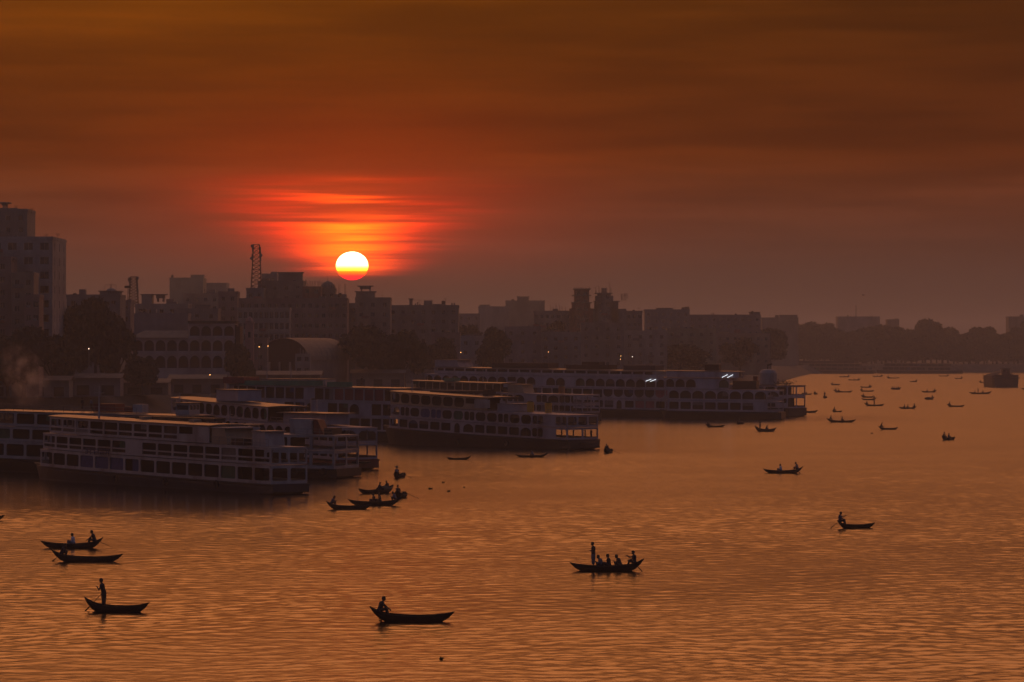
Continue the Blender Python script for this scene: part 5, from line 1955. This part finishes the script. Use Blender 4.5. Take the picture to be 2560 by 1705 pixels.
    B('boat just left of the bulky cargo vessel, figure at its stern', 'of the boat left of the cargo vessel', 2447, 2472, 957, -.04, 1.0, [('row', .14, 0, 0, D, D, 'rower'), ('sit', .5, 0, 0, D, D, 'passenger')])
    B('far boat touching the left side of the bulky cargo vessel', 'of the boat touching the cargo vessel', 2456, 2486, 949, 0, 1.0, [('sit', .2, 0, 0, Rd, D, 'reddish figure')])
    B('small humped boat in far midstream', 'of the small humped boat', 2294, 2274, 955, .2, 1.3, [('row', .13, 0, 0, D, D, 'rower')], canopy=(.3, .7, .35, WOOD2))
    B('far boat with stern at right, left of the cargo vessel and its neighbours', 'of the far right-stern boat', 2408, 2386, 947, .05, 1.0, [('row', .13, 0, 0, D, D, 'rower')])
    B('farthest boat below the right far ferry', 'of the farthest boat', 2374, 2346, 941, 0, 1.0, [('row', .14, 0, 0, D, D, 'rower')])
    B('far boat with stern at left below the gap between the far ferries', 'of the far left-stern boat', 2216, 2249, 946, 0, 1.0, [('row', .13, 0, 0, D, D, 'rower')])
    B('far boat under the left far ferry, right of two', 'of the right one under the left far ferry', 2208, 2180, 942, 0, 1.0, [('row', .13, 0, 0, D, D, 'rower'), ('sit', .5, 0, 0, D, D, 'passenger')])
    B('far boat under the left far ferry, left of two', 'of the left one under the left far ferry', 2126, 2097, 943, 0, 1.0, [('row', .13, 0, 0, D, D, 'rower'), ('sit', .5, 0, 0, D, D, 'passenger')])
    B('far boat with a dark bundle at its right stern', 'of the far boat with a bundle', 2152, 2120, 951, 0, 1.0, [('hunch', .13, 0, 0, D, D, 'rower'), ('sit', .5, 0, 0, D, D, 'passenger')])
    B('far reddish boat beside the plants of the last ferry', 'of the far reddish boat', 2008, 1986, 938, 0, 1.0)
    B('boat bow at the right edge below the cargo vessel', 'at the right edge', 2600, 2552, 974, 0, 1.0)


boats()
for (lab, px, py, d, z, rz, sh) in (('man standing in the open stern of the cream-topped ferry', 1478, 0, 603.5, 1.86, 2.4, 'dark'), ('man standing on the roof of the long white ferry behind the lettered one', 205, 0, 489.5, 8.98, 1.0, 'dark'),
                                    ('second man on the roof of that long white ferry, nearer the red box', 228, 0, 488.5, 8.96, 4.0, 'grey'), ('man on the green-boarded ferry roof near its right end', 905, 0, 658.0, 10.62, 5.0, 'dark')):
    person(lab, 'stand', ((px - 1280) / F * d, d, z), rz, sh, 'check', sc=1.05)


# ------------------------------------------------------------------ things adrift
def drift():
    rg = random.Random(8)
    lf = mat('water_plant', (.03, .035, .018), .8, var=.3, scale=4.0)
    for i, (px, py, s, lab) in enumerate(((1076, 1223, .55, 'flat clump of water plants adrift right of the boat cluster'), (1108, 1207, .35, 'small dark clump adrift above the flat one'), (1122, 1229, .42, 'upright dark clump adrift, rightmost of three'),
                                          (1104, 1648, .2, 'single dark speck of weed adrift at bottom centre'), (2180, 1084, .5, 'weed clump adrift below the lone-rower midstream boat'),
                                          (1160, 1219, .22, 'faint speck of weed right of the three clumps'))):
        d = wd(py)
        s *= .34
        mb = MB()
        for k in range(34):
            a = rg.uniform(0, 6.28)
            q = s * rg.random() ** .6
            c = Vector((q * 1.5 * math.cos(a), q * math.sin(a), .02 + rg.uniform(0, .32) * (s + .2)))
            u = Vector((rg.uniform(-1, 1), rg.uniform(-1, 1), rg.uniform(-.2, .9))).normalized() * (.05 + .45 * s)
            v = u.cross(Vector((rg.uniform(-1, 1), rg.uniform(-1, 1), .3))).normalized() * (.03 + .22 * s)
            mb.quad(c - u, c + v, c + u, c - v)
        mb.lathe([(s * .2, -.1), (s * .9, 0), (s * .7, .06), (s * .1, .1)], 9)
        o = mb.build('water_weed', lf, None, ((px - 1280) / F * d, d, 0))
        tag(o, lab, 'weed', 'weed adrift on the river')


drift()
